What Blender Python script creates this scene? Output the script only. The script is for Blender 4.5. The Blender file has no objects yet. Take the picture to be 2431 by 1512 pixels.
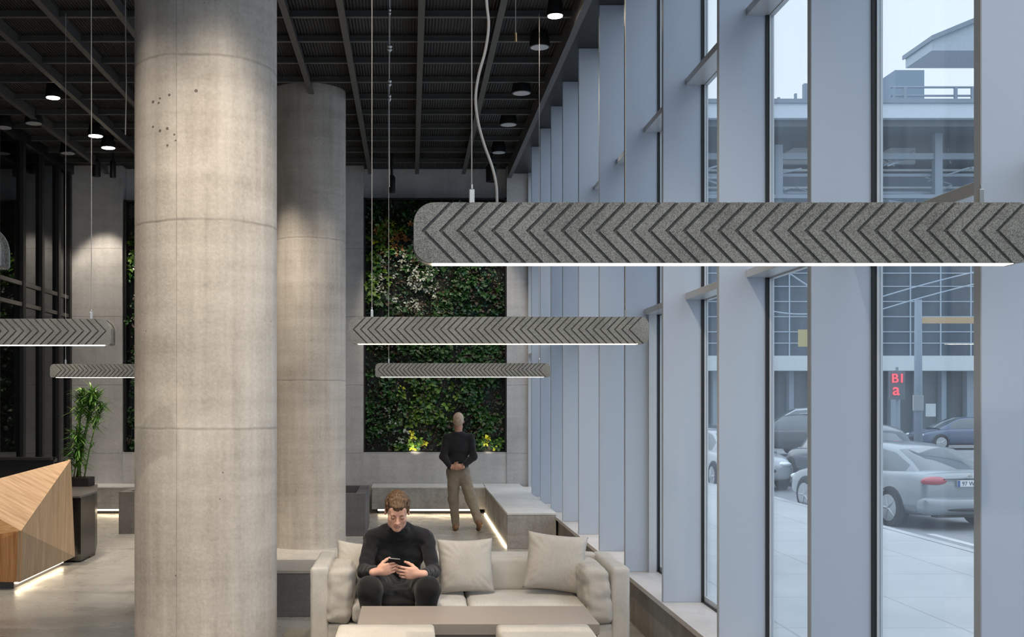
import bpy, bmesh, math, random
import numpy as np
from mathutils import Vector, Matrix, noise

random.seed(7)
C = bpy.context.scene.collection
PI = math.pi
F = 2700.0; VX = 975.0; VY = 948.0; EYE = 1.95

def W(px, py, Y):
    """world point seen at a pixel of the photograph at depth Y"""
    s = F / Y
    return Vector(((px - VX) / s, Y, EYE - (py - VY) / s))

# ------------------------------------------------------------------ mesh helpers
class MB:
    def __init__(self):
        self.v = []; self.f = []; self.mi = []; self.cur = 0
    def add(self, vs, fs):
        b = len(self.v); self.v += [tuple(p) for p in vs]
        for f in fs:
            self.f.append([b + i for i in f]); self.mi.append(self.cur)
        return self
    def box(self, x0, x1, y0, y1, z0, z1):
        vs = [(x0,y0,z0),(x1,y0,z0),(x1,y1,z0),(x0,y1,z0),(x0,y0,z1),(x1,y0,z1),(x1,y1,z1),(x0,y1,z1)]
        return self.add(vs, [(3,2,1,0),(4,5,6,7),(0,1,5,4),(1,2,6,5),(2,3,7,6),(3,0,4,7)])
    def prism(self, pts, z0, z1):
        n = len(pts); vs = [(x,y,z0) for x,y in pts] + [(x,y,z1) for x,y in pts]
        fs = [tuple(range(n-1,-1,-1)), tuple(range(n,2*n))] + [(i,(i+1)%n,n+(i+1)%n,n+i) for i in range(n)]
        return self.add(vs, fs)
    def prism_y(self, pts, y0, y1):   # pts (x,z), extruded along y
        n = len(pts); vs = [(x,y0,z) for x,z in pts] + [(x,y1,z) for x,z in pts]
        fs = [tuple(range(n)), tuple(range(2*n-1,n-1,-1))] + [((i+1)%n,i,n+i,n+(i+1)%n) for i in range(n)]
        return self.add(vs, fs)
    def tube(self, pts, r, n=8, caps=True):
        pts = [Vector(p) for p in pts]; m = len(pts)
        rs = r if isinstance(r, (list, tuple)) else [r]*m
        vs = []; up = None
        for i, p in enumerate(pts):
            d = (pts[min(i+1,m-1)] - pts[max(i-1,0)]).normalized()
            if up is None:
                a = Vector((0,0,1)) if abs(d.z) < .9 else Vector((1,0,0))
                up = d.cross(a).normalized()
            up = (up - d*up.dot(d)).normalized(); w = d.cross(up)
            for k in range(n):
                t = 2*PI*k/n
                vs.append(p + (up*math.cos(t) + w*math.sin(t))*rs[i])
        fs = []
        for i in range(m-1):
            for k in range(n):
                a = i*n+k; b = i*n+(k+1)%n
                fs.append((a, b, b+n, a+n))
        if caps:
            fs.append(tuple(range(n-1,-1,-1))); fs.append(tuple(range((m-1)*n, m*n)))
        return self.add(vs, fs)
    def lathe(self, prof, c=(0,0,0), n=24, axis='z'):
        vs = []
        for r, h in prof:
            for k in range(n):
                t = 2*PI*k/n; a, b = r*math.cos(t), r*math.sin(t)
                p = (a, b, h) if axis == 'z' else ((h, a, b) if axis == 'x' else (a, h, -b))
                vs.append((p[0]+c[0], p[1]+c[1], p[2]+c[2]))
        fs = []
        m = len(prof)
        for i in range(m-1):
            for k in range(n):
                a = i*n+k; b = i*n+(k+1)%n
                fs.append((a, b, b+n, a+n))
        fs.append(tuple(range(n-1,-1,-1))); fs.append(tuple(range((m-1)*n, m*n)))
        return self.add(vs, fs)
    def xform(self, M):
        self.v = [tuple(M @ Vector(p)) for p in self.v]; return self
    def disp(self, fn):
        self.v = [fn(p) for p in self.v]; return self

def root_loc(p):
    l = Vector((0,0,0))
    while p is not None:
        l += p.location; p = p.parent
    return l

def ob(name, mb, mats, parent=None, smooth=False, bevel=0, seg=2, base=True, local=False, subsurf=0, angle=None):
    me = bpy.data.meshes.new(name)
    vs = mb.v
    if parent is None and base and not local:
        xs = [p[0] for p in vs]; ys = [p[1] for p in vs]; zs = [p[2] for p in vs]
        o0 = Vector(((min(xs)+max(xs))/2, (min(ys)+max(ys))/2, min(zs)))
    elif local: o0 = Vector((0,0,0))
    else: o0 = root_loc(parent)
    vs = [(p[0]-o0.x, p[1]-o0.y, p[2]-o0.z) for p in vs]
    me.from_pydata(vs, [], mb.f)
    if not isinstance(mats, (list, tuple)): mats = [mats]
    for m in mats: me.materials.append(m)
    if len(mats) > 1: me.polygons.foreach_set('material_index', mb.mi)
    bm = bmesh.new(); bm.from_mesh(me); bmesh.ops.recalc_face_normals(bm, faces=bm.faces)
    if bevel:
        es = [e for e in bm.edges if len(e.link_faces) == 2 and e.calc_face_angle(0) > .5]
        bmesh.ops.bevel(bm, geom=es, offset=bevel, segments=seg, profile=.7, affect='EDGES', clamp_overlap=True)
    bm.to_mesh(me); bm.free()
    if smooth: me.polygons.foreach_set('use_smooth', [True]*len(me.polygons))
    if smooth and angle: me.set_sharp_from_angle(angle=angle)
    o = bpy.data.objects.new(name, me); C.objects.link(o)
    if parent is not None: o.parent = parent
    elif not local: o.location = o0
    if subsurf:
        m = o.modifiers.new('s', 'SUBSURF'); m.levels = subsurf; m.render_levels = subsurf
    return o

def tag(o, label=None, cat=None, group=None, kind=None):
    if label: o['label'] = label
    if cat: o['category'] = cat
    if group: o['group'] = group
    if kind: o['kind'] = kind
    return o
def thing(name, label, cat, loc=(0,0,0), rot=(0,0,0), group=None):
    o = bpy.data.objects.new(name, None); C.objects.link(o); o.empty_display_size = .1
    o.location = loc; o.rotation_euler = rot
    return tag(o, label, cat, group)
def struct(name, mb, m, **k):
    return tag(ob(name, mb, m, **k), kind='structure')

# ------------------------------------------------------------------ materials
class NT:
    def __init__(self, name):
        self.m = bpy.data.materials.new(name); self.m.use_nodes = True
        self.t = self.m.node_tree; self.n = self.t.nodes; self.n.clear()
        self.out = self.n.new('ShaderNodeOutputMaterial')
        self.b = self.n.new('ShaderNodeBsdfPrincipled'); self.lk(self.b.outputs[0], self.out.inputs[0])
    def lk(self, a, b): self.t.links.new(a, b)
    def node(self, t, **k):
        n = self.n.new(t)
        for a, v in k.items(): setattr(n, a, v)
        return n
    def coord(self, scale=(1,1,1), rot=(0,0,0), kind='Object', loc=(0,0,0)):
        tc = self.node('ShaderNodeTexCoord'); mp = self.node('ShaderNodeMapping')
        mp.inputs['Scale'].default_value = scale; mp.inputs['Rotation'].default_value = rot; mp.inputs['Location'].default_value = loc
        self.lk(tc.outputs[kind], mp.inputs['Vector']); return mp.outputs[0]
    def noise(self, vec, scale=5, detail=4, rough=.55, dist=0):
        n = self.node('ShaderNodeTexNoise'); n.inputs['Scale'].default_value = scale
        n.inputs['Detail'].default_value = detail; n.inputs['Roughness'].default_value = rough; n.inputs['Distortion'].default_value = dist
        self.lk(vec, n.inputs['Vector']); return n.outputs['Fac']
    def ramp(self, fac, stops):
        r = self.node('ShaderNodeValToRGB'); e = r.color_ramp.elements
        while len(e) < len(stops): e.new(.5)
        for i, (p, c) in enumerate(stops):
            e[i].position = p; e[i].color = (c, c, c, 1) if isinstance(c, (int, float)) else (*c, 1)
        self.lk(fac, r.inputs[0]); return r.outputs[0]
    def mix(self, a, b, fac, mode='MIX'):
        x = self.node('ShaderNodeMix', data_type='RGBA', blend_type=mode)
        for i, v in ((0, fac), (6, a), (7, b)):
            if hasattr(v, 'is_output') or isinstance(v, bpy.types.NodeSocket): self.lk(v, x.inputs[i])
            elif i == 0: x.inputs[0].default_value = v
            else: x.inputs[i].default_value = (*v, 1) if not isinstance(v, (int, float)) else (v, v, v, 1)
        return x.outputs[2]
    def math(self, op, a, b=0.0, c=0.0):
        x = self.node('ShaderNodeMath', operation=op)
        for i, v in enumerate((a, b, c)):
            if isinstance(v, bpy.types.NodeSocket): self.lk(v, x.inputs[i])
            else: x.inputs[i].default_value = v
        return x.outputs[0]
    def bump(self, h, strength=.3, dist=.01):
        n = self.node('ShaderNodeBump'); n.inputs['Strength'].default_value = strength; n.inputs['Distance'].default_value = dist
        self.lk(h, n.inputs['Height']); self.lk(n.outputs[0], self.b.inputs['Normal']); return n
    def set(self, col=None, rough=None, metal=None, spec=None, **k):
        I = self.b.inputs
        if col is not None:
            if isinstance(col, bpy.types.NodeSocket): self.lk(col, I['Base Color'])
            else: I['Base Color'].default_value = (*col, 1)
        if rough is not None:
            if isinstance(rough, bpy.types.NodeSocket): self.lk(rough, I['Roughness'])
            else: I['Roughness'].default_value = rough
        if metal is not None: I['Metallic'].default_value = metal
        if spec is not None: I['Specular IOR Level'].default_value = spec
        for a, v in k.items(): I[a].default_value = v
        return self
def srgb(r, g, b):
    f = lambda c: (c/255/12.92) if c/255 <= .04045 else ((c/255+.055)/1.055)**2.4
    return (f(r), f(g), f(b))
def plain(name, col, rough=.6, metal=0, spec=None, var=.08, scale=12, bump=0):
    t = NT(name); v = t.coord()
    n = t.noise(v, scale, 4)
    c2 = tuple(x*(1-var*2) for x in col)
    t.set(t.mix(c2, tuple(min(1, x*(1+var)) for x in col), n), rough, metal, spec)
    if bump: t.bump(t.noise(v, scale*8, 3), bump, .003)
    return t.m
def emis(name, col, st):
    t = NT(name); t.set(col, .5); t.b.inputs['Emission Color'].default_value = (*col, 1); t.b.inputs['Emission Strength'].default_value = st
    return t.m
def concrete(name, c1, c2, scale=1.0, rough=.75, streak=.5, seams=(), vseam=None, pits=(), pores=True, bstr=.35):
    t = NT(name); v = t.coord()
    big = t.noise(v, 1.3*scale, 6, .6, .6)
    vs = t.coord((9*scale, 9*scale, .35*scale)); st = t.noise(vs, 1.0, 5, .6)
    hs = t.coord((.5, .5, 9*scale)); hb = t.noise(hs, 1.0, 4, .55)
    fine = t.noise(v, 38, 5, .65)
    f = t.mix(big, st, streak*.8); f = t.mix(f, hb, .22); f = t.mix(f, fine, .22)
    col = t.ramp(f, [(.40, c1), (.5, tuple((a+b)/2 for a, b in zip(c1, c2))), (.60, c2)])
    sep = t.node('ShaderNodeSeparateXYZ'); tc = t.node('ShaderNodeTexCoord'); t.lk(tc.outputs['Object'], sep.inputs[0])
    h = t.noise(v, 55, 6, .6)
    dark = None
    wob = t.math('MULTIPLY', t.math('SUBTRACT', t.noise(v, 3, 3), .5), .035)
    for z in seams:
        d = t.math('ABSOLUTE', t.math('SUBTRACT', t.math('ADD', sep.outputs[2], wob), z))
        m = t.math('SUBTRACT', 1.0, t.math('MINIMUM', t.math('DIVIDE', d, .014), 1.0))
        dark = m if dark is None else t.math('MAXIMUM', dark, m)
    if vseam is not None:
        d = t.math('ABSOLUTE', t.math('SUBTRACT', sep.outputs[0], vseam))
        m = t.math('SUBTRACT', 1.0, t.math('MINIMUM', t.math('DIVIDE', d, .006), 1.0))
        dark = m if dark is None else t.math('MAXIMUM', dark, m)
    if dark is not None:
        dark = t.math('MULTIPLY', dark, t.math('ADD', t.noise(v, 6, 3), .1))
        col = t.mix(col, tuple(x*.45 for x in c1), t.math('MULTIPLY', dark, .75))
        h = t.math('SUBTRACT', h, dark)
    if pores:
        vo = t.node('ShaderNodeTexVoronoi'); vo.inputs['Scale'].default_value = 9.0; t.lk(v, vo.inputs['Vector'])
        sel = t.math('GREATER_THAN', t.noise(v, 2.3, 2), .55)
        m = t.math('MULTIPLY', t.math('LESS_THAN', vo.outputs['Distance'], .055), sel)
        col = t.mix(col, tuple(x*.35 for x in c1), t.math('MULTIPLY', m, .8)); h = t.math('SUBTRACT', h, m)
    for (x, z, r) in pits:
        cv = t.node('ShaderNodeCombineXYZ'); t.lk(sep.outputs[0], cv.inputs[0]); t.lk(sep.outputs[2], cv.inputs[2])
        vm = t.node('ShaderNodeVectorMath', operation='DISTANCE'); t.lk(cv.outputs[0], vm.inputs[0]); vm.inputs[1].default_value = (x, 0, z)
        m = t.math('LESS_THAN', t.math('ADD', vm.outputs['Value'], t.math('MULTIPLY', t.noise(v, 60, 2), r*.5)), r*1.2)
        m = t.math('MULTIPLY', m, t.math('LESS_THAN', sep.outputs[1], 0.0))
        col = t.mix(col, tuple(q*.3 for q in c1), t.math('MULTIPLY', m, .9)); h = t.math('SUBTRACT', h, t.math('MULTIPLY', m, 2.0))
    t.set(col, rough, spec=.35); t.bump(h, bstr, .006)
    return t.m
def wood(name, c1, c2, g, scale=20):
    t = NT(name); g = Vector(g).normalized(); a = g.orthogonal().normalized(); b = g.cross(a)
    v0 = t.coord(); cv = t.node('ShaderNodeCombineXYZ')
    for i, (d, k) in enumerate(((a, scale), (b, scale), (g, 1.1))):
        vm = t.node('ShaderNodeVectorMath', operation='DOT_PRODUCT'); t.lk(v0, vm.inputs[0]); vm.inputs[1].default_value = tuple(d*k); t.lk(vm.outputs['Value'], cv.inputs[i])
    n = t.noise(cv.outputs[0], 1.3, 5, .6, .2); n2 = t.noise(cv.outputs[0], 4.5, 3, .5)
    f = t.mix(n, n2, .4)
    t.set(t.ramp(f, [(.36, c1), (.62, c2)]), .5, spec=.3); t.bump(f, .08, .002); return t.m
def fabric(name, c1, c2, weave=260, rough=.95, b=.25):
    t = NT(name); v = t.coord(); n = t.noise(v, 3, 4); fn = t.noise(v, weave, 2, .7)
    sx = t.noise(t.coord((weave, 6, weave*.2)), 1.0, 2)
    f = t.mix(t.mix(n, fn, .35), sx, .25)
    t.set(t.ramp(f, [(.35, c1), (.65, c2)]), rough, spec=.15)
    t.b.inputs['Sheen Weight'].default_value = .15
    t.bump(t.math('ADD', fn, t.math('MULTIPLY', t.noise(v, 14, 3), .8)), b, .004); return t.m

M = {}
M['col1'] = concrete('column_concrete', (.36,.325,.285), (.60,.56,.51), seams=(1.75, 3.16, 4.27), vseam=-.115, streak=.6, bstr=.2,
    pits=[(-.29+.0,3.97,.011),(-.245,3.955,.009),(-.235,3.985,.008),(-.165,4.0,.010),(-.29,3.80,.009),(-.235,3.765,.011),(-.18,3.775,.011),(-.13,3.73,.008),(-.12,3.69,.007),(-.18,3.66,.009),(-.03,4.035,.0),(.02,4.02,.012),(-.11,4.08,.0)])
M['col2'] = concrete('rear_column_concrete', (.36,.325,.285), (.58,.54,.49), seams=(2.2,4.05), streak=.55, bstr=.2)
M['conc'] = concrete('board_marked_concrete', (.38,.375,.375), (.57,.565,.565), scale=.8, streak=.35, seams=(1.0,2.2,3.4,4.6,))
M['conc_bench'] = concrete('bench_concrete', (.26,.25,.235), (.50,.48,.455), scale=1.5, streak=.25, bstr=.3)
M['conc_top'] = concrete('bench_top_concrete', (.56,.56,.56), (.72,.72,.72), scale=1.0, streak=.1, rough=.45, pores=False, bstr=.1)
M['conc_dark'] = concrete('dark_concrete', (.085,.083,.09), (.15,.145,.155), scale=1.2, streak=.2, pores=False, bstr=.15)
def floor_mat():
    t = NT('polished_concrete_floor'); v = t.coord()
    a = t.noise(v, .9, 7, .55, .3); b = t.noise(t.coord((.6, 2.2, 1)), 1.6, 6, .55, .4); f = t.mix(a, b, .5); f = t.mix(f, t.noise(v, 40, 4), .12)
    t.set(t.ramp(f, [(.33,(.25,.235,.22)), (.5,(.36,.345,.325)), (.67,(.47,.455,.43))]), t.ramp(t.noise(v, 3, 4), [(.3,.22),(.7,.40)]), spec=.55)
    t.bump(t.noise(v, 25, 4), .02, .002); return t.m
M['floor'] = floor_mat()
M['rug'] = fabric('rug_pile', (.22,.19,.14), (.34,.30,.23), 180)
M['fin'] = plain('painted_aluminium', (.47,.515,.58), .42, 0, .4, .02, 3)
def finmat():
    t = NT('satin_fin_paint'); v = t.coord((1,1,.2)); n = t.noise(v, 1.2, 3)
    w = t.noise(t.coord((400,400,3)), 1.0, 2)
    t.set(t.mix(t.mix((.44,.495,.58),(.50,.555,.64), n), (.42,.475,.56), t.math('MULTIPLY', w, .3)), .38, spec=.45); t.b.inputs['Metallic'].default_value = .15; return t.m
M['fin'] = finmat()
M['frame'] = plain('pale_window_frame', (.52,.55,.58), .35, .2, .5, .03)
M['gasket'] = plain('black_gasket', (.012,.014,.018), .5)
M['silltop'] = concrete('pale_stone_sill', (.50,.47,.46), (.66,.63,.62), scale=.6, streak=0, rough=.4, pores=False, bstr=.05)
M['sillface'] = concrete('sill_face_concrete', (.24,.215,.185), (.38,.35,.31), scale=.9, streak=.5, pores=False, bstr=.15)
def deck():
    t = NT('dark_metal_deck'); v = t.coord(); wv = t.node('ShaderNodeTexWave', wave_type='BANDS', bands_direction='X')
    wv.inputs['Scale'].default_value = 9; t.lk(v, wv.inputs['Vector'])
    t.set(t.mix((.012,.011,.010),(.035,.031,.029), wv.outputs['Fac']), .55, .3); t.bump(wv.outputs['Fac'], .5, .03); return t.m
M['deck'] = deck()
M['steel_dark'] = plain('dark_steel', (.12,.115,.11), .5, .4)
M['steel_mid'] = plain('primed_steel', (.13,.125,.135), .5, .3)
M['black'] = plain('matt_black_metal', (.012,.012,.013), .45, .1)
M['blackwood'] = plain('black_laminate', (.014,.013,.013), .3, 0, .5)
M['greytop'] = plain('grey_laminate', (.10,.095,.095), .35)
M['metal'] = plain('brushed_metal', (.55,.55,.54), .3, .9)
M['cable'] = plain('grey_cable', (.36,.35,.34), .5)
M['brass'] = plain('brass', (.55,.35,.16), .35, .8)
def felt():
    t = NT('grey_felt'); v = t.coord(); a = t.noise(v, 330, 4, .9); b = t.noise(v, 9, 4)
    f = t.mix(a, b, .12)
    t.set(t.ramp(f, [(.34,(.07,.07,.064)), (.47,(.22,.22,.205)), (.60,(.48,.48,.45))]), .98, spec=.1)
    t.bump(a, .5, .003); return t.m
M['felt'] = felt()
def felt2():
    t = NT('groove_shade_felt'); v = t.coord(); a = t.noise(v, 240, 3, .75)  # darker copy of the felt, with the groove shade put into its colour
    t.set(t.ramp(a, [(.34,(.05,.05,.047)), (.60,(.20,.20,.187))]), .98, spec=.1); t.bump(a, .5, .003); return t.m
M['felt2'] = felt2()
M['diff'] = emis('warm_diffuser', (1,.86,.68), 9)
M['led'] = emis('warm_led_strip', (1,.82,.55), 6)
M['lamp'] = emis('lit_lens', (1,.86,.65), 30)
M['lampoff'] = plain('frosted_lens', (.55,.56,.58), .3)
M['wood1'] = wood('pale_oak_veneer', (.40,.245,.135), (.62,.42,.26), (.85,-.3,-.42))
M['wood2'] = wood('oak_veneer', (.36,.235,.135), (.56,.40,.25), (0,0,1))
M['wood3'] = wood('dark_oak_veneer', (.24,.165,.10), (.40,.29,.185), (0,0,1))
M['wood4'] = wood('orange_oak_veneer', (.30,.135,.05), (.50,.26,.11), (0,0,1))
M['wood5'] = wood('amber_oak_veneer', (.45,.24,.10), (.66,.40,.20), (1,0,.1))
M['sofa'] = fabric('oatmeal_linen', (.43,.405,.37), (.62,.595,.555))
M['pillow'] = fabric('sand_linen', (.42,.385,.345), (.60,.565,.515))
M['stool'] = fabric('ivory_linen', (.46,.42,.365), (.62,.575,.51))
M['piping'] = fabric('dark_piping', (.05,.048,.045), (.09,.085,.08))
M['table'] = plain('taupe_stone_top', (.33,.285,.25), .38, 0, .4, .05, 3)
M['table_side'] = plain('taupe_stone_side', (.19,.17,.155), .5, 0, .4, .05, 3)

def glassmat(name, tint, veil=.06, refl=1.0):
    t = NT(name); t.n.remove(t.b)
    tr = t.node('ShaderNodeBsdfTransparent'); tr.inputs[0].default_value = (*tint, 1)
    gl = t.node('ShaderNodeBsdfGlossy'); gl.inputs['Roughness'].default_value = .01; gl.inputs[0].default_value = (.9,.95,1,1)
    tl = t.node('ShaderNodeBsdfTranslucent'); tl.inputs[0].default_value = (.85,.92,1,1)
    fr = t.node('ShaderNodeFresnel'); ge = t.node('ShaderNodeNewGeometry')
    t.lk(t.math('SUBTRACT', 1.45, t.math('MULTIPLY', ge.outputs['Backfacing'], 1.45-1/1.45)), fr.inputs[0])
    m0 = t.node('ShaderNodeMixShader'); m1 = t.node('ShaderNodeMixShader')
    v = t.coord((3,3,.6)); d = t.ramp(t.noise(v, 2, 6, .6), [(.3, veil*.6), (.7, veil*1.4)])
    t.lk(d, m0.inputs[0]); t.lk(tr.outputs[0], m0.inputs[1]); t.lk(tl.outputs[0], m0.inputs[2])
    t.lk(t.math('MULTIPLY', fr.outputs[0], refl), m1.inputs[0]); t.lk(m0.outputs[0], m1.inputs[1]); t.lk(gl.outputs[0], m1.inputs[2])
    t.lk(m1.outputs[0], t.out.inputs[0]); return t.m
M['glass'] = glassmat('window_glass', (.93,.96,.98), .035, .45)
M['glass_dark'] = glassmat('smoked_glass', (.32,.30,.29), .01, 1.1)

# ------------------------------------------------------------------ setting
B = lambda *a: MB().box(*a)
struct('floor', B(-12, 1.95, -5, 20.6, -.2, 0), M['floor'])
struct('ceiling', B(-12, 2.4, -5, 20.6, 6.06, 6.3), M['deck'])
FLY = [-2.65, -1.04, .57, 2.18, 3.79, 5.40, 7.01, 8.56, 10.08, 11.45, 12.86, 14.21, 15.40, 16.66, 17.87, 19.95]
# back wall with pilasters and two recesses
mb = B(-12, -.83-.9, 20.3, 20.6, 0, 6.06)
mb.box(-1.73, 2.06, 20.3, 20.6, 0, 6.06)
struct('wall_back', mb, M['conc'])
struct('pillar_1', B(-5.98, -5.07, 20.0, 20.3, 0, 6.06), M['conc'])
struct('pillar_2', B(-1.73, -.83, 20.0, 20.3, 0, 6.06), M['conc'])
struct('pillar_3', B(1.69, 2.06, 20.0, 20.3, 0, 6.06), M['conc'])
for i, (a, b) in enumerate(((-.83, 1.69), (-5.07, -1.73))):
    struct('trim_%d' % (i+1), B(a, b, 20.02, 20.3, 0, 1.02), M['conc'])
struct('trim_3', B(2.06, 2.13, 19.93, 20.05, .0, 6.0), M['frame'])
# columns
def column(name, X, Y, r, m):
    o = MB().lathe([(r, 0), (r, .1), (r, 3), (r, 6.06)], (X, Y, 0), 96)
    return struct(name, o, m, smooth=True, angle=.6)
column('pillar_4', -1.46, 8.13, .5, M['col1'])
column('pillar_5', -1.372, 15.25, .5, M['col2'])
# window wall
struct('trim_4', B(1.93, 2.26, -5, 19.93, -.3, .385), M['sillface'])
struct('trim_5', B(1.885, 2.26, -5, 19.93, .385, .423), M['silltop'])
struct('trim_6', B(1.70, 1.77, -5, 20.0, 5.84, 6.06), M['steel_mid'])
struct('trim_7', B(1.77, 2.36, -5, 20.0, 5.92, 6.06), M['black'])
for i in range(len(FLY)-1):
    y0, y1 = FLY[i], FLY[i+1]
    w = thing('window_%d' % (i+1), None, None, (2.05, y0, .423)); w['kind'] = 'structure'
    ob('fin', B(1.90, 2.19, y0, y0+.05, .423, 5.92), M['fin'], w, bevel=.003, seg=1)
    g = B(2.186, 2.206, y1-.012, y1, .423, 5.92); g.box(2.19, 2.23, y0+.05, y1, .423, .432)
    ob('gasket', g, M['gasket'], w)
    f = MB()
    f.box(2.206, 2.234, y1-.02, y1+.05, .423, 5.92)
    f.box(2.207, 2.238, y0+.05, y1-.02, .423, .47); f.box(2.207, 2.238, y0+.05, y1-.02, 5.86, 5.92)
    f.box(2.207, 2.238, y0+.05, y1-.02, 2.69, 2.76); f.box(2.207, 2.238, y0+.05, y1-.02, 4.31, 4.37)
    ob('frame', f, M['frame'], w)
    for z in (2.70, 4.315):
        t = B(2.07, 2.207, y0+.05, y1, z, z+.05)
        ob('transom', t, M['frame'], w, bevel=.002, seg=1)
    ob('glass_pane', B(2.218, 2.224, y0+.05, y1-.02, .45, 5.9), M['glass'], w)
    if i == 7:
        ob('door_jamb', B(2.10, 2.165, y1-.06, y1, .423, 2.70), M['frame'], w)
# ceiling framing
for i, X in enumerate((.93, .11, -.71, -1.29, -2.2, -3.0, -3.72, -4.43, -5.33, -6.2)):
    struct('beam_%d' % (i+1), MB().box(X-.035, X+.035, -5, 20.0, 5.91, 5.925).box(X-.01, X+.01, -5, 20, 5.925, 6.06), M['steel_dark'])
k = 0
y = 19.4
while y > 5:
    k += 1
    struct('joist_%d' % k, B(-8, 1.70, y-.025, y+.025, 5.985, 6.0).box(-8, 1.70, y-.006, y+.006, 6.0, 6.06), M['steel_dark'])
    y -= .82

# left glazed partition
lw = MB()
part = thing('window_20', None, None, (-6.0, 8, 0)); part['kind'] = 'structure'
ms = [4.6, 6.0, 7.5, 9.0, 10.6, 12.2, 13.8, 15.2, 16.4, 17.5, 18.4, 19.26, 19.88]
for yy in ms: ob('mullion', B(-6.06, -5.94, yy-.06, yy+.06, 0, 5.98), M['black'], part)
for z in (3.38, 3.70, .9): ob('transom', B(-6.04, -5.96, 4.5, 19.95, z, z+.06), M['steel_dark'], part)
ob('head_panel', B(-6.08, -5.92, 4.5, 20, 5.9, 6.06), M['black'], part)
for a, b in zip(ms[:-1], ms[1:]):
    ob('glass_pane', B(-6.005, -5.995, a+.06, b-.06, .0, 5.9), M['glass_dark'], part)
struct('wall_left', B(-9.2, -9.0, -5, 20.3, 0, 6.06), plain('brown_panelling', (.14,.095,.07), .6))

# ------------------------------------------------------------------ benches, planters
def bench(name, label, x0, x1, y0, y1, h, gap, sides, group=None):
    t = thing(name, label, 'bench', ((x0+x1)/2, (y0+y1)/2, 0), group=group)
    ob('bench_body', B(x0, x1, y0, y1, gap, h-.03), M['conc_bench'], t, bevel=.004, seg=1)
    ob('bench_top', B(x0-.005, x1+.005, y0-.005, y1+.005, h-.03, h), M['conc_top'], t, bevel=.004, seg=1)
    if gap > 0:
        i = [x0+.12, x1-.12, y0+.12, y1-.12]
        ob('plinth', B(i[0], i[1], i[2], i[3], 0, gap), M['black'], t)
        for s in sides:
            if s == 'y0': ob('led_strip', B(x0+.1, x1-.1, y0+.085, y0+.12, gap*.6, gap*.9), M['led'], t)
            if s == 'x0': ob('led_strip', B(x0+.06, x0+.12, y0+.06, y1-.1, gap*.45, gap*.9), M['led'], t)
    return t
bench('wall_bench', 'long low concrete bench against the rear wall under the green wall, lit below', -.66, 1.27, 19.3, 20.0, .47, .085, ['y0'])
bench('wall_bench', 'low concrete bench behind the potted plant at the left rear wall, lit below', -5.93, -1.8, 19.3, 20.0, .47, .085, ['y0'])
t = thing('window_bench', 'long concrete bench running along the window sill behind the sofa, lit along its foot', 'bench', (1.58, 17.4, 0))
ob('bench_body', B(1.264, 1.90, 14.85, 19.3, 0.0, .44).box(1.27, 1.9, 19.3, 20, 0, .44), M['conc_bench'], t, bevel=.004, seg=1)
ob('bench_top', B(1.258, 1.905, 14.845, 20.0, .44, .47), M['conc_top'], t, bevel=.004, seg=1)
ob('led_strip', B(1.246, 1.264, 14.95, 19.3, 0.004, .022), M['led'], t)
t = thing('concrete_plinth', 'low dark slate grey bench block left of the sofa behind the big column', 'bench', (-1.4, 10.5, 0))
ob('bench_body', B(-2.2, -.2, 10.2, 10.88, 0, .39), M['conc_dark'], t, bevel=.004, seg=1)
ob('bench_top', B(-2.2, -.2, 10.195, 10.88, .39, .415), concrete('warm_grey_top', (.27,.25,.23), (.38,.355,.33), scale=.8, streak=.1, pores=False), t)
def planter(label, x0, x1, y0, y1, h, m, group=None):
    t = thing('planter_box', label, 'planter', ((x0+x1)/2, (y0+y1)/2, 0), group=group)
    d = .14
    b = B(x0, x1, y0, y0+d, 0, h).box(x0, x1, y1-d, y1, 0, h).box(x0, x0+d, y0+d, y1-d, 0, h).box(x1-d, x1, y0+d, y1-d, 0, h)
    ob('planter_body', b, m, t)
    ob('soil', B(x0+d, x1-d, y0+d, y1-d, .1, h-.12), M['black'], t)
planter('dark grey concrete planter box with black opening, right of the rear column', -1.62, -.645, 16.2, 17.8, .606, M['conc_dark'])
planter('brown grey concrete block at the left edge of the big column', -4.236, -3.3, 16.5, 17.9, .606, concrete('brown_grey_concrete', (.13,.12,.115), (.21,.195,.185), streak=.4, pores=False))

# ------------------------------------------------------------------ felt lights
def rrect(L, H, rt, rb, n=8):
    p = []
    for cx, cz, r, a0 in ((L/2-rt, H/2-rt, rt, 0), (-L/2+rt, H/2-rt, rt, PI/2), (-L/2+rb, -H/2+rb, rb, PI), (L/2-rb, -H/2+rb, rb, 3*PI/2)):
        for i in range(n+1):
            a = a0 + PI/2*i/n; p.append((cx+r*math.cos(a), cz+r*math.sin(a)))
    return p
def clip(poly, cl):
    out = poly
    for i in range(len(cl)):
        a = cl[i]; b = cl[(i+1) % len(cl)]
        if abs(a[0]-b[0])+abs(a[1]-b[1]) < 1e-9: continue
        ins = lambda p: (b[0]-a[0])*(p[1]-a[1]) - (b[1]-a[1])*(p[0]-a[0]) >= -1e-12
        res = []
        for j in range(len(out)):
            p = out[j]; q = out[(j+1) % len(out)]
            ip, iq = ins(p), ins(q)
            if ip: res.append(p)
            if ip != iq:
                d1 = (b[0]-a[0])*(p[1]-a[1]) - (b[1]-a[1])*(p[0]-a[0]); d2 = (b[0]-a[0])*(q[1]-a[1]) - (b[1]-a[1])*(q[0]-a[0])
                s = d1/(d1-d2); res.append((p[0]+s*(q[0]-p[0]), p[1]+s*(q[1]-p[1])))
        out = res
        if len(out) < 3: return []
    return out
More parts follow.
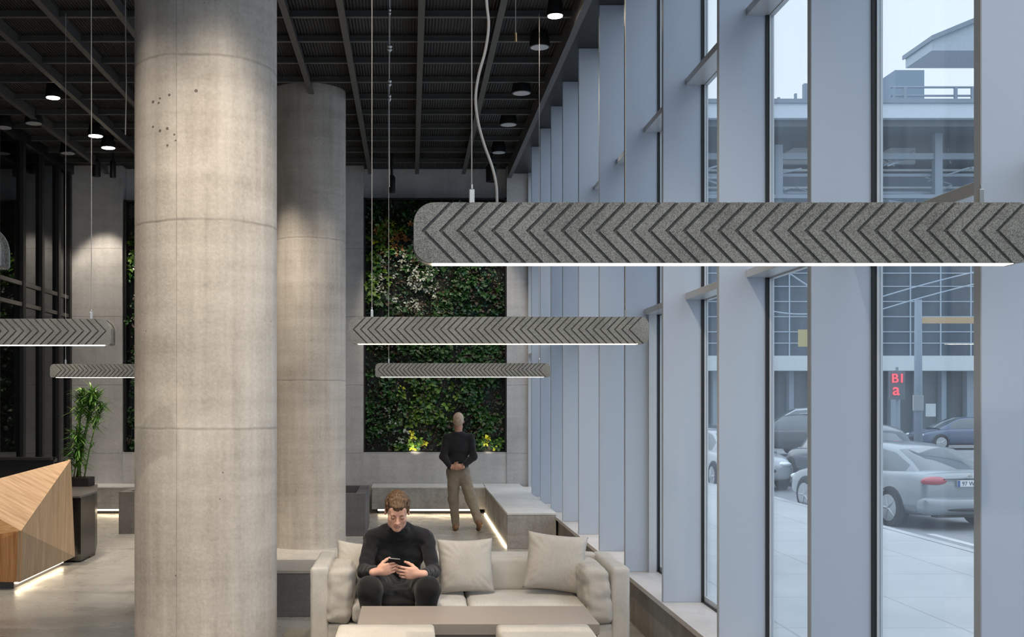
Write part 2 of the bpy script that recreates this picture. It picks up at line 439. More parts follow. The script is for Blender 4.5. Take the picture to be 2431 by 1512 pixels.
def felt_light(label, cx, Y, cz, L, H, T, direction, ncv, cables, clips=True, rt=.08, rb=.07):
    t = thing('pendant_light', label, 'pendant light', (cx, Y, cz-H/2), group='chevron felt linear pendant lights')
    o = root_loc(t)
    outl = rrect(L, H, rt, rb)
    def put(mb): return mb.xform(Matrix.Translation((cx, Y, cz)))
    pitch = (L*.93-.02)/ncv; g = pitch*.24; z0 = H*.03
    tilt = (H/2)*.98
    for side in (-1, 1):
        ya = side*T/2; yb = side*(T/2-.010); yc = side*(T/2+.006)
        mb = MB(); mb.cur = 1; mb.prism_y(outl if side < 0 else outl, min(ya, yb), max(ya, yb)); mb.cur = 0
        xs = [-L/2+.028+pitch*k for k in range(ncv+1)]
        for k in range(-1, ncv+1):
            xa = -L-1 if k < 0 else xs[k]+g/2
            xb = L+1 if k == ncv else xs[k+1]-g/2
            for up in (1, -1):
                zt = z0+up*H*.6; sh = H*.6*.98
                pl = [(xa, z0), (xb, z0), (xb+sh, zt), (xa+sh, zt)]
                if up < 0: pl = pl[::-1]
                if direction < 0: pl = [(-x, z) for x, z in pl][::-1]
                c = clip(pl, outl)
                if len(c) >= 3: mb.prism_y(c, min(ya, yc), max(ya, yc))
        ob('felt_panel', put(mb), [M['felt'], M['felt2']], t)
    core = MB()
    inn = rrect(L-.02, H-.02, rt-.01, rb-.01)
    # inverted U core: top and ends
    core.prism_y(inn, -T/2+.010, T/2-.010)
    # hollow the underside visually with the diffuser set flush
    ob('felt_core', put(core), M['felt2'], t)
    ob('diffuser', put(B(-L/2+L*.03, L/2-L*.035, -T/2+.012, T/2-.012, -H/2-.001, -H/2+.02)), M['diff'], t)
    for (px, top) in cables:
        x = (px-VX)/F*Y
        ob('cable', MB().tube([(x, Y, cz+H/2), (x, Y, top)], (.0018 if Y < 4 else .0025 if Y < 10 else .003), 6), M['cable'], t)
        c = MB().box(x-.008, x+.008, Y-.008, Y+.008, cz+H/2-.001, cz+H/2+.045); c.tube([(x, Y, cz+H/2+.045), (x, Y, cz+H/2+.06)], .004, 8)
        ob('cable_gripper', c, M['metal'], t, bevel=.002, seg=1)
    return t
def fx(x0, x1, y0, y1, Y, T=.1):
    s = F/(Y-T/2)
    return ((x0+x1)/2-VX)/s, EYE-((y0+y1)/2-VY)/s, (x1-x0)/s, (y1-y0)/s
YF = 3.3
cx, cz, L, H = fx(982, 2463, 481, 624, YF, .075)
big = felt_light('largest grey felt pendant bar, nearest, hanging in front of the windows at upper right', cx, YF, cz, L, H, .075, 1, 33, [(1120, 5.92), (2328, 5.92)], rt=.060, rb=.052)
pts = []
for px, py in [(1151,-1100),(1151,-600),(1150,-260),(1152,-120),(1155,0),(1160,60),(1152,120),(1136,180),(1129,235),(1135,290),(1150,345),(1168,395),(1178,440),(1180,484)]:
    pts.append(W(px, py, YF))
pp = []
for i in range(len(pts)-1):
    p0, p1, p2, p3 = pts[max(i-1,0)], pts[i], pts[i+1], pts[min(i+2, len(pts)-1)]
    for j in range(5):
        u = j/5; pp.append(.5*((2*p1)+(p2-p0)*u+(2*p0-5*p1+4*p2-p3)*u*u+(3*p1-p0-3*p2+p3)*u**3))
pp.append(pts[-1]); pp = [Vector((pp[0].x, YF, 5.92))] + [q for q in pp if q.z < 5.9]
ob('power_cord', MB().tube(pp, .0042, 8), M['cable'], big, smooth=True)
cx, cz, L, H = fx(828, 1540, 752, 816, 6.83, .09)
felt_light('middle-sized grey felt pendant bar above the sofa, second from the front', cx, 6.83, cz, L, H, .09, 1, 38, [(883, 5.92), (1485, 5.92)], rt=.05, rb=.04)
cx, cz, L, H = fx(891, 1306, 862, 895, 11.7, .10)
felt_light('smallest grey felt pendant bar, farthest, in front of the green wall above the walking man', cx, 11.7, cz, L, H, .10, 1, 38, [(923, 5.92), (1280, 5.92)], rt=.045, rb=.022)
cx, cz, L, H = fx(-430, 264, 757, 819, 7.05, .09)
felt_light('grey felt pendant bar cut by the left edge, level with the middle bar', cx, 7.05, cz, L, H, .115, -1, 36, [(217, 5.92), (-390, 5.92)], rt=.072, rb=.014)
cx, cz, L, H = fx(119, 534, 864, 896, 11.7, .10)
felt_light('small faint grey felt pendant bar partly hidden behind the big column at left', cx, 11.7, cz, L, H, .10, -1, 36, [(156, 5.92), (500, 5.92)], rt=.045, rb=.022)
cx, cz, L, H = fx(-1300, 3, 524, 634, 3.7, .075)
felt_light('felt pendant bar of which only the rounded end shows at the left edge', cx, 3.7, cz, L, H, .075, -1, 33, [(-60, 5.92), (-1200, 5.92)], rt=.095, rb=.012)

# hanging wires
t = thing('hanging_wire', 'thin steel ceiling wire with clamps, hanging left of the power cord', 'wire', (-.173, 9, 3.63))
ob('wire', MB().tube([(-.166, 9, 5.92), (-.166, 9, 5.0), (-.172, 9, 4.3), (-.17, 9, 3.63)], .006, 6), M['cable'], t)
for py, r in ((28,.012),(115,.022),(197,.017),(232,.013)):
    p = W(925, py, 9); ob('clamp', MB().lathe([(.004,-.03),(r,-.012),(r*.6,0),(r,.015),(.004,.03)], p, 8), M['metal'], t)
t = thing('hanging_wire', 'short loose ceiling wire with a copper coloured tip, near the lit downlight', 'wire', (.83, 9, 4.77))
ob('wire', MB().tube([(.83, 9, 5.92), (.83, 9, 4.85)], .004, 6), M['cable'], t)
ob('brass_tip', MB().tube([(.83, 9, 4.85), (.832, 9, 4.78)], .009, 8), M['brass'], t)
tag(ob('ceiling_wire', MB().tube([W(299,-400,8), W(298,60,8), W(300,200,8), W(298,320,8)], .004, 6), M['cable']), 'thin slack cord hanging from the ceiling just left of the big column', 'cord')

# ------------------------------------------------------------------ ceiling lights
def spot(loc, target, energy, size=60, blend=.6, col=(1,.865,.70), r=.05, parent=None):
    l = bpy.data.lights.new('spot_lamp', 'SPOT'); l.energy = energy; l.spot_size = math.radians(size); l.spot_blend = blend; l.color = col; l.shadow_soft_size = r
    o = bpy.data.objects.new('spot_lamp', l); C.objects.link(o); o.location = loc
    o.rotation_euler = (Vector(target)-Vector(loc)).to_track_quat('-Z', 'Y').to_euler(); return o
def downlight(px, py, lit, label, r=.075):
    Y = 3.93*F/(VY-py); p = W(px, py, Y)
    t = thing('ceiling_light', label, 'ceiling light', (p.x, Y, p.z), group='recessed ceiling downlights')
    ob('housing', MB().lathe([(r*1.15,.0),(r*1.15,.05),(r*.9,.18)], p, 20), M['black'], t, smooth=True, angle=.6)
    ob('lens', MB().lathe([(r, -.006),(r,.0)], p, 20), M['lamp'] if lit else M['lampoff'], t)
    if lit: spot((p.x, Y, p.z-.03), (p.x, Y, 0), 190 if px < 400 else 90, 80, .7)
DL = [(1318,38,1,'bright lit downlight beside the window beam at the top',.075),
      (1281,112,0,'unlit white ceiling light, nearest to the lit one by the windows',.10),
      (1238,221,0,'unlit ceiling light near the window beam, second of the unlit row',.11),
      (1207,296,0,'unlit ceiling light near the window beam, third of the unlit row',.11),
      (1184,362,0,'unlit ceiling light near the window beam, farthest of the row',.10),
      (126,232,1,'bright lit ceiling light at left, nearest of the left three lit',.085),
      (227,323,1,'lit ceiling light at left, in the middle of three',.10),
      (257,351,1,'lit ceiling light at left, farthest of three lit, beside the big column',.10),
      (80,293,0,'dim ceiling light at left between the dark beams, above the glazed partition',.11),
      (8,303,0,'dim ceiling light cut by the left edge',.11),
      (161,364,0,'dim ceiling light at left nearest the rear wall',.11)]
for a in DL: downlight(*a)
def blackspot(px, py, Y, label, aim, e, w=.09, size=70):
    p = W(px, py, Y)
    t = thing('spotlight', label, 'spotlight', (p.x, Y, p.z))
    ob('housing', MB().lathe([(w*.7, -.14),(w,-.15),(w,.10),(w*.6,.14)], p, 16), M['black'], t, smooth=True, angle=.6)
    ob('stem', MB().tube([(p.x, Y, p.z+.13), (p.x, Y, 6.06)], .02, 8), M['black'], t)
    if e: spot((p.x, Y, p.z-.17), aim, e, size, .5)
blackspot(1167, 410, 19.0, 'black ceiling spotlight above the right end of the green wall', (.4, 20.3, 1.6), 75, .095, 75)
blackspot(930, 436, 19.0, 'small black ceiling spotlight above the left part of the green wall', (-.1, 20.3, 3.4), 60, .06, 50)
blackspot(229, 398, 19.25, 'black ceiling spotlight lighting the left concrete pilaster', (-5.45, 20.0, 2.2), 140, .07, 62)
blackspot(268, 400, 18.9, 'small black ceiling spotlight beside the left pilaster', None, 0, .05)
# column and green-wall lamps, plus unseen fill spots added to brighten the rest
for loc, tg, e, sz in [((-1.05,6.85,5.9),(-1.05,7.0,0),330,60), ((-2.25,7.0,5.9),(-2.15,7.1,0),260,64), ((-1.9,14.0,5.9),(-1.9,14.1,0),450,62), ((-.7,13.7,5.9),(-1.0,14.6,1.0),150,60), ((-.9,6.4,5.9),(-1.2,7.7,1.0),120,62), ((1.2,.8,5.9),(1.0,3.2,2.6),120,70), ((-.6,.8,5.9),(.2,3.4,2.6),120,70), ((.3,3.5,5.9),(.5,6.9,2.2),110,60), ((-3.4,3.5,5.9),(-3.4,7,2.2),240,60), ((.6,9.5,5.9),(.5,11.7,2.3),260,60), ((-4.6,9.4,5.9),(-4.2,11.7,2.3),200,60), ((.05,19.88,1.06),(.12,20.15,1.22),5,110), ((1.35,19.88,1.06),(1.4,20.15,1.2),2.5,100), ((.5,15.5,5.9),(.7,17.0,.9),130,90), ((.6,16.6,5.9),(.5,20,1.2),80,70), ((-4.4,13.2,5.9),(-4.3,15.1,1.6),160,50),
                  ((-4.6,10.6,5.9),(-4.4,12.0,.6),300,65), ((-3.2,12.0,5.9),(-4.2,12.8,.5),160,70), ((-3.2,15,5.9),(-3.2,15.6,0),150,80), ((.4,6.2,5.9),(.4,8.2,.5),260,80), ((.3,12.6,5.9),(.5,13.6,0),120,80)]:
    spot(loc, tg, e, sz, .8)

# ------------------------------------------------------------------ living walls
LM = {}
def leafmat(n, c, rough=.45):
    if 'bamboo' not in n and 'white' not in n and 'yellow' not in n: c = tuple(x*.62 for x in c)
    t = NT(n); v = t.coord(); nz = t.noise(v, 14, 3)
    t.set(t.mix(tuple(x*.55 for x in c), tuple(min(1, x*1.35) for x in c), nz), rough, spec=.5)
    t.b.inputs['Subsurface Weight'].default_value = 0; LM[n] = t.m
leafmat('dark_green_leaf', (.015,.05,.014)); leafmat('green_leaf', (.028,.12,.022)); leafmat('bright_green_leaf', (.15,.30,.035)); leafmat('bamboo_leaf', (.22,.40,.07)); leafmat('dark_bamboo_leaf', (.09,.24,.04))
leafmat('yellow_leaf', (.50,.52,.04)); leafmat('white_leaf', (.38,.42,.37)); leafmat('rust_leaf', (.45,.22,.07)); leafmat('brown_leaf', (.06,.04,.022)); leafmat('blue_green_leaf', (.05,.15,.10))
def leaf(mb, p, d, n, ln, wd):
    d = d.normalized(); s = d.cross(n).normalized(); n = s.cross(d)
    a = p; b = p + d*ln*.35 + n*ln*.10; c = p + d*ln*.72 + n*ln*.08; e = p + d*ln - n*ln*.06
    mb.add([a, b+s*wd*.5, b-s*wd*.5, c+s*wd*.36, c-s*wd*.36, e], [(0,1,2), (1,3,4,2), (3,5,4)])
def pick(u, v):
    """plant kind by the place on the panel (u right, v down)"""
    r = random.random()
    def g(cu, cv, su, sv): return math.exp(-((u-cu)/su)**2-((v-cv)/sv)**2)
    w = {'dark_green_leaf': .35, 'green_leaf': .35, 'brown_leaf': .22}
    w['white_leaf'] = 1.6*g(.28,.33,.18,.10) + .8*g(.36,.42,.18,.06) + .5*g(.2,.93,.15,.05)+.5*g(.35,.24,.08,.06)
    w['rust_leaf'] = 1.5*g(.22,.14,.12,.045)
    w['bright_green_leaf'] = 1.2*g(.07,.25,.09,.12) + 1.3*g(.42,.77,.16,.06)+.9*g(.55,.83,.12,.07) + 1.0*g(.35,.93,.1,.08) + .6*g(.9,.93,.08,.05) + .5*g(.2,.1,.1,.04)
    w['yellow_leaf'] = 1.6*g(.37,.955,.06,.035) + .4*g(.3,.74,.06,.03) + .4*g(.88,.965,.04,.02)+.25*g(.2,.11,.1,.04)
    w['green_leaf'] += 1.3*g(.7,.68,.3,.16) + .6*g(.7,.36,.22,.12)
    w['blue_green_leaf'] = .7*g(.8,.45,.16,.12) + .5*g(.12,.75,.14,.06)+.5*g(.6,.65,.2,.1)
    w['brown_leaf'] += .9*g(.5,.42,.08,.08) + .8*g(.95,.4,.05,.3) + .4*g(.5,.08,.4,.06) + .7*g(.08,.57,.2,.05)
    w['dark_green_leaf'] += .8*g(.5,.08,.5,.08) + .5*g(.1,.65,.12,.2)
    s = sum(w.values())*r
    for k_, x in w.items():
        s -= x
        if s <= 0: return k_
    return 'green_leaf'
def living_wall(label, x0, x1, z0, z1, dens, flip=False):
    t = thing('green_wall', label, 'living wall', ((x0+x1)/2, 20.25, z0))
    ob('backing', B(x0+.02, x1-.02, 20.24, 20.30, z0, z1), M['black'], t)
    f = B(x0, x0+.03, 20.03, 20.3, z0, z1).box(x1-.03, x1, 20.03, 20.3, z0, z1).box(x0, x1, 20.03, 20.3, z0-.02, z0+.01).box(x0, x1, 20.03, 20.3, z1-.03, z1)
    ob('frame', f, M['black'], t)
    mbs = {k_: MB() for k_ in LM if 'bamboo' not in k_}
    n = int(dens*(x1-x0)*(z1-z0))
    for i in range(n):
        # clumps of a few leaves of one kind
        u, v = random.random(), random.random()
        kind = pick(u, v)
        x = x0+.05+u*(x1-x0-.1); z = z1-.05-v*(z1-z0-.1)
        cl = noise.noise(Vector((x*2.2, 3.1, z*2.2)))
        if cl < -.06 and random.random() < .88: continue
        dep = .02 + .13*max(0, cl+.25) + random.random()*.04
        if random.random() < .45: dep *= .4
        y = 20.22 - dep
        big_ = kind in ('white_leaf', 'green_leaf', 'bright_green_leaf')
        m = random.choice((3, 4, 5)) + (3 if kind == 'white_leaf' else 0)
        a0 = random.uniform(0, 2*PI)
        for j in range(m):
            a = a0 + j*2*PI/m + random.uniform(-.4, .4)
            if kind == 'white_leaf': x += random.uniform(-.04,.04); z += random.uniform(-.04,.04)
            d = Vector((math.cos(a), -.55-random.random()*.5, math.sin(a)*.8-.35))
            nn = Vector((random.uniform(-.4,.4), -1, random.uniform(.0,.9)))
            ln = random.uniform(.05, .12)*(1.25 if big_ else .95)
            if kind == 'white_leaf': ln *= .6
            leaf(mbs[kind], Vector((x, y, z)), d, nn, ln, ln*random.uniform(.4,.65))
    for i in range(int(dens*2.2*(x1-x0)*(z1-z0))):
        x = random.uniform(x0+.05, x1-.05); z = random.uniform(z0+.03, z1-.04)
        k_ = random.choice(('dark_green_leaf','dark_green_leaf','green_leaf','brown_leaf','blue_green_leaf'))
        a = random.uniform(0, 2*PI); ln = random.uniform(.03, .10)
        leaf(mbs[k_], Vector((x, 20.225-random.random()*.03, z)), Vector((math.cos(a), -.3-random.random()*.5, math.sin(a)-.2)), Vector((random.uniform(-.6,.6), -1, random.uniform(-.2,.9))), ln, ln*random.uniform(.2,.5))
    for k_, mb in mbs.items():
        if mb.v:
            o = ob('foliage', mb, LM[k_], t, smooth=False)
            o['kind'] = 'stuff'; o['label'] = k_.replace('_', ' ').replace(' leaf', ' leaves')
living_wall('tall living green wall of mixed leaves between the concrete pilasters, behind the walking man', -.83, 1.69, 1.03, 5.50, 330)
living_wall('narrow dark strip of living wall between the left pilaster and the big column', -5.04, -1.75, 1.03, 5.46, 150)

# ------------------------------------------------------------------ reception desk
P = dict(T=Vector((-3.975,13.3,1.246)), R=Vector((-3.985,13.5,.085)), Mv=Vector((-3.974,11.6,.61)), Bt=Vector((-3.99,11.6,.085)),
         Q=W(-118,1166,11.9), Pv=W(-200,1295,11.8), BL=Vector((-5.25,11.75,.085)))
desk = thing('reception_desk', 'faceted oak reception desk with a glowing foot at the lower left', 'desk', (-4.6, 12.4, 0))
def facet(names, m, th=.03):
    pts = [P[n] for n in names]; nrm = (pts[1]-pts[0]).cross(pts[2]-pts[0]).normalized()
    cen = Vector((-4.9, 12.9, .6))
    if nrm.dot(pts[0]-cen) < 0: nrm = -nrm
    n = len(pts); mb = MB(); mb.add([p for p in pts] + [p-nrm*th for p in pts], [tuple(range(n)), tuple(range(2*n-1, n-1, -1))] + [(i, (i+1) % n, n+(i+1) % n, n+i) for i in range(n)])
    return ob('facet_panel', mb, m, desk)
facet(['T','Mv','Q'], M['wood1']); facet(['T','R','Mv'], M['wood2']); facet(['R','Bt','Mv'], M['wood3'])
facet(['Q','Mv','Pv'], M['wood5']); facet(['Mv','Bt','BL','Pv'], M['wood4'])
P['TL'] = Vector((-5.2, 13.0, 1.0)); 
ob('desk_core', MB().add([(-4.08,13.25,.1),(-4.08,11.75,.1),(-5.2,11.9,.1),(-5.2,13.4,.1),(-4.08,13.2,1.1),(-4.08,11.95,.5),(-5.0,12.1,.5),(-5.2,13.2,1.0)],
   [(3,2,1,0),(4,5,6,7),(0,1,5,4),(1,2,6,5),(2,3,7,6),(3,0,4,7)]), M['black'], desk)
ob('toe_kick', MB().prism([(-4.09,13.35),(-4.09,11.72),(-5.2,11.85),(-5.2,13.4)], 0, .1), M['steel_mid'], desk)
ob('led_strip', B(-4.088, -4.06, 11.75, 13.3, .045, .078), M['led'], desk)
c = MB().box(-6.2, -4.35, 13.35, 13.9, .95, 1.0).box(-6.2, -4.35, 13.85, 13.9, 0, 1.245).box(-6.2,-4.35,13.35,13.4,0,.95).box(-6.2, -4.35, 13.75, 13.95, 1.215, 1.245)
ob('work_counter', c, M['blackwood'], desk)
cab = thing('storage_cabinet', 'black cabinet with grey top carrying the potted plant, behind the wooden desk', 'cabinet', (-4.6, 14.2, 0))
fp = [(-3.94,13.26),(-3.94,14.23),(-4.245,15.4),(-5.2,15.4),(-5.2,13.98),(-4.15,13.98),(-4.15,13.26)]
fp2 = fp
ob('cabinet_body', MB().prism([(-3.95,14.02),(-3.95,14.23),(-4.245,15.4),(-5.2,15.4),(-5.2,14.02)], 0, .78), M['blackwood'], cab)
ob('cabinet_side', MB().box(-4.2,-3.945,13.6,14.02,.02,.78), M['blackwood'], cab)
ob('cabinet_top', MB().prism([(-3.93,13.5),(-3.93,14.24),(-4.24,15.41),(-5.21,15.41),(-5.21,14.0),(-4.3,13.5)], .78, .80), M['greytop'], cab)
# potted bamboo
pl = thing('potted_plant', 'tall leafy bamboo-like plant in a black pot on the cabinet', 'plant', (-4.39, 15.15, .80))
ob('pot', B(-4.53, -4.25, 15.0, 15.3, .80, .915), M['black'], pl, bevel=.006)
ob('soil', B(-4.51, -4.27, 15.02, 15.28, .905, .918), LM['brown_leaf'], pl)
st = MB(); lf = [MB(), MB()]
ends = []
for k in range(9):
    x = -4.39+random.uniform(-.09,.09); y = 15.15+random.uniform(-.08,.08)
    tx = -4.25+random.uniform(-.17,.17) if k < 6 else -4.44+random.uniform(-.1,.08)
    tz = random.uniform(1.85, 2.13) if k < 6 else random.uniform(1.3,1.6)
    pts = [Vector((x, y, .9)), Vector(((x*.7+tx*.3), y, .9+(tz-.9)*.4)), Vector(((x*.35+tx*.65), y+random.uniform(-.04,.04), .9+(tz-.9)*.75)), Vector((tx, y+random.uniform(-.12,.12), tz))]
    st.tube(pts, [.009,.008,.006,.003], 6); ends.append(pts)
    for j in range(120):
        u = random.random()**.6
        if k >= 6: u = random.uniform(.2,1)
        elif random.random() < .75: u = max(u, random.uniform(.55,1))
        q = u*3; i = min(2, int(q)); p = pts[i].lerp(pts[i+1], q-i)
        a = random.uniform(0, 2*PI)
        d = Vector((math.cos(a), math.sin(a), random.uniform(-.4,1.1)))
        ln = random.uniform(.13,.27)
        # long drooping blade in three bends
        d.normalize(); s_ = d.cross(Vector((0,0,1))).normalized(); w = random.uniform(.007,.013)
        pr = [p, p+d*ln*.4+Vector((0,0,.015)), p+d*ln*.75-Vector((0,0,.01)), p+d*ln-Vector((0,0,ln*.14))]
        ws = [w*.4, w, w*.8, .001]
        vs = []
        for q_, w_ in zip(pr, ws): vs += [q_+s_*w_, q_-s_*w_]
        lf[random.random() < .4].add(vs, [(0,1,3,2),(2,3,5,4),(4,5,7,6)])
ob('stem', st, LM['bright_green_leaf'], pl, smooth=True)
for m_, k_ in zip(lf, ('dark_bamboo_leaf', 'bamboo_leaf')):
    o = ob('foliage', m_, LM[k_], pl); o['kind'] = 'stuff'

# ------------------------------------------------------------------ soft furniture
def softbox(w, d, h, r, puff=(0,0,0), n=18, wr=0.0, seed=0, ws=7):
    """rounded upholstered block, centred on x,y with its base at z=0"""
    mb = MB(); idx = {}
    half = (w/2, d/2, h/2)
    g = [math.sin(PI/2*(-1+2*i/n)) for i in range(n+1)]
    def vert(a):
        key = tuple(round(x, 5) for x in a)
        if key in idx: return idx[key]
        p = [a[i]*half[i] for i in range(3)]
        q = [max(-half[i]+r, min(half[i]-r, p[i])) for i in range(3)]
        e = Vector([p[i]-q[i] for i in range(3)])
        if e.length > 1e-9: e = e.normalized()*r
        v = Vector(q)+e
        for i in range(3):
            j, k_ = (i+1) % 3, (i+2) % 3
            v[i] += puff[i]*a[i]*(1-a[j]**2)*(1-a[k_]**2)
        if wr:
            nn = noise.noise(Vector((v.x*ws+seed, v.y*ws, v.z*ws*1.8)))
            v += Vector((a[0], a[1], a[2]))*nn*wr
        mb.v.append((v.x, v.y, v.z+half[2])); idx[key] = len(mb.v)-1
        return idx[key]
    for ax in range(3):
        for sg in (-1, 1):
            for i in range(n):
                for j in range(n):
                    q = []
                    for (u, v) in ((i,j),(i+1,j),(i+1,j+1),(i,j+1)):
                        a = [0,0,0]; a[ax] = sg; a[(ax+1) % 3] = g[u]; a[(ax+2) % 3] = g[v]; q.append(vert(a))
                    mb.f.append(q if sg > 0 else q[::-1]); mb.mi.append(0)
    return mb
def pillow(w, h, t, seed=0, n=30):
    """throw pillow standing in x-z, thickness along y, base at z=0"""
    mb = MB()
    for sd in (-1, 1):
        b = len(mb.v)
        for i in range(n+1):
            for j in range(n+1):
                u = -1+2*i/n; v = -1+2*j/n
                x = w/2*u*(1-.07*(1-v*v)); z = h/2*v*(1-.07*(1-u*u))
                th = t/2*((1-abs(u)**3.2)*(1-abs(v)**3.2))**.55
                cr = max(0, abs(u)*abs(v)-.12)
                ang = math.atan2(v, u)
                wr = (math.sin(ang*22+seed)*.5+noise.noise(Vector((x*16, z*16, seed+sd))))*.014*(abs(u)*abs(v))**1.0*min(1, th*25)
                wr += noise.noise(Vector((x*6, z*6, seed+5+sd)))*.012*min(1, th*20)
                mb.v.append((x, sd*(th+wr)+.012*math.sin(u*2+seed)*v, z+h/2))
        for i in range(n):
            for j in range(n):
                a = b+i*(n+1)+j; q = [a, a+1, a+n+2, a+n+1]
                mb.f.append(q if sd > 0 else q[::-1]); mb.mi.append(0)
    return mb
def weld(o):
    bm = bmesh.new(); bm.from_mesh(o.data); bmesh.ops.remove_doubles(bm, verts=bm.verts, dist=.0015); bmesh.ops.recalc_face_normals(bm, faces=bm.faces); bm.to_mesh(o.data); bm.free()
    o.data.polygons.foreach_set('use_smooth', [True]*len(o.data.polygons))

sx0, sx1, sy0, sy1 = -.731, 1.596, 8.26, 9.17
sofa = thing('sofa', 'cream fabric sofa with boxy arms, facing the low table', 'sofa', ((sx0+sx1)/2, 8.7, 0))
def sb(name, x0, x1, y0, y1, z0, z1, r, m=None, puff=(0,0,0), wr=0, par=None, seed=0, n=18):
    mb = softbox(x1-x0, y1-y0, z1-z0, r, puff, n, wr, seed); mb.xform(Matrix.Translation(((x0+x1)/2, (y0+y1)/2, z0)))
    return ob(name, mb, m or M['sofa'], par or sofa, smooth=True)
sb('armrest', sx0, sx0+.135, sy0, sy1, .05, .72, .03, puff=(0,0,.004), wr=.003)
sb('armrest', sx1-.135, sx1, sy0, sy1, .05, .72, .03, puff=(0,0,.004), wr=.003, seed=3)
sb('backrest', sx0+.12, sx1-.12, 9.03, sy1, .05, .72, .03, wr=.003, seed=4)
sb('base', sx0+.12, sx1-.12, sy0+.012, 9.1, .06, .31, .025, wr=.002, seed=5)
for i, (a, b) in enumerate(((-.43, .42), (.425, 1.28))):
    c = sb('seat_cushion', a, b, 8.26, 9.0, .31, .45, .04, puff=(0,0,.016), wr=.006, seed=9+i, n=24)
    x = MB(); x.box(a+.03, b-.03, 8.262, 8.266, .375, .379); ob('piping', x, M['sofa'], c)
for i, (a, b) in enumerate(((-.42, .41), (.42, 1.27))):
    sb('back_cushion', a, b, 8.88, 9.05, .44, .715, .04, puff=(0,.02,.01), wr=.006, seed=19+i, n=22)
for i, x in enumerate((sx0+.06, sx1-.06)):
    for y in (sy0+.06, sy1-.06):
        ob('leg', B(x-.025, x+.025, y-.025, y+.025, 0, .06), M['black'], sofa)
def bolster(x0, x1, tilt, seed):
    mb = softbox(x1-x0, .66, .40, .045, (.018, .01, .008), 30, .009, seed, 11)
    mb.disp(lambda p: (p[0]+tilt*(p[2]-.2), p[1], p[2]))
    mb.xform(Matrix.Translation(((x0+x1)/2, 8.57, .315)))
    o = ob('bolster_cushion', mb, M['pillow'], sofa, smooth=True)
    return o
bolster(-.605, -.43, .04, 2.0); bolster(1.27, 1.455, -.12, 6.0)
def put_pillow(label, px, py, Y, w, h, t, rx, ry, rz, seed):
    # px,py: bottom centre
    p = W(px, py, Y)
    o = ob('throw_pillow', pillow(w, h, t, seed), M['pillow'], local=True, smooth=True); weld(o)
    o.location = p; o.rotation_euler = (rx, ry, rz)
    return tag(o, label, 'pillow', 'throw pillows on the sofa')
put_pillow('upright square linen pillow right beside the seated man', 1108, 1408, 8.66, .43, .415, .15, -.22, -.02, .05, 1.3)
put_pillow('larger tilted linen pillow leaning at the right end of the sofa', 1312, 1404, 8.62, .46, .44, .16, -.24, .10, -.12, 4.1)
put_pillow('linen pillow behind the seated man, tucked at the left end of the sofa', 852, 1398, 8.72, .40, .36, .13, -.25, .12, .18, 8.2)

# low table
tb = thing('coffee_table', 'long low taupe coffee table in front of the sofa', 'table', (.435, 7.62, 0))
X0, X1 = .435-.778, .435+.778
ob('tabletop', B(X0, X1, 7.3, 7.94, .43, .50), [M['table']], tb, bevel=.003)
a = MB().box(X0+.0, X1-.0, 7.3, 7.303, .40, .485)
ob('apron', B(X0+.012, X1-.012, 7.315, 7.925, .36, .43), M['table_side'], tb)
for x in (X0+.06, X1-.06):
    for y in (7.37, 7.87): ob('leg', B(x-.03, x+.03, y-.03, y+.03, 0, .36), M['table_side'], tb)
# two upholstered stools in front
def stool(label, x0, x1):
    t = thing('ottoman', label, 'ottoman', ((x0+x1)/2, 6.86, 0), group='cream ottomans in front of the table')
    mb = softbox(x1-x0, .60, .41, .025, (0,0,.004), 18, .002, x0); mb.xform(Matrix.Translation(((x0+x1)/2, 6.86, .12)))
    ob('cushion', mb, M['stool'], t, smooth=True)
    for sx in (x0+.05, x1-.05):
        for y in (6.62, 7.1): ob('leg', B(sx-.02, sx+.02, y-.02, y+.02, 0, .13), M['black'], t)
stool('left cream ottoman at the bottom edge, in front of the seated man', -.455, .148)
stool('right cream ottoman at the bottom edge, in front of the sofa right half', .535, 1.12)
ob_rug = ob('rug', B(-1.05, 1.75, 6.2, 9.65, .0, .008), M['rug']); 
for o_ in C.objects:
    if o_.parent is None and o_.name.split('.')[0] in ('sofa','coffee_table','ottoman'): o_.location.z += .008
tag(ob_rug, 'tan rug under the sofa, its corner showing at bottom left of it', 'rug')

# ------------------------------------------------------------------ smooth body surfaces (signed distance + surface nets)
def cap(a, b, r0, r1=None, k=.03): return ('c', Vector(a), Vector(b), r0, r0 if r1 is None else r1, k)
def ell(c, r, R=None, k=.03): return ('e', Vector(c), tuple(r), R, k)
def sub(c, r, R=None, k=.01): return ('s', Vector(c), tuple(r), R, k)
def chain(pts, rs, k=.03): return [cap(pts[i], pts[i+1], rs[i], rs[i+1], k) for i in range(len(pts)-1)]
def dist_prim(p, P_):
    if p[0] == 'c':
        a = np.array(p[1], np.float32); ab = np.array(p[2]-p[1], np.float32); L2 = float(ab @ ab)+1e-12
        q = P_ - a; t = np.clip((q @ ab)/L2, 0, 1)
        return np.linalg.norm(q - t[..., None]*ab, axis=-1) - (p[3]+(p[4]-p[3])*t)
    c = np.array(p[1], np.float32); q = P_ - c
    if p[3] is not None: q = q @ np.array(p[3], np.float32)     # R^T q
    r = np.array(p[2], np.float32)
    k0 = np.linalg.norm(q/r, axis=-1); k1 = np.linalg.norm(q/(r*r), axis=-1)+1e-9
    return k0*(k0-1)/k1
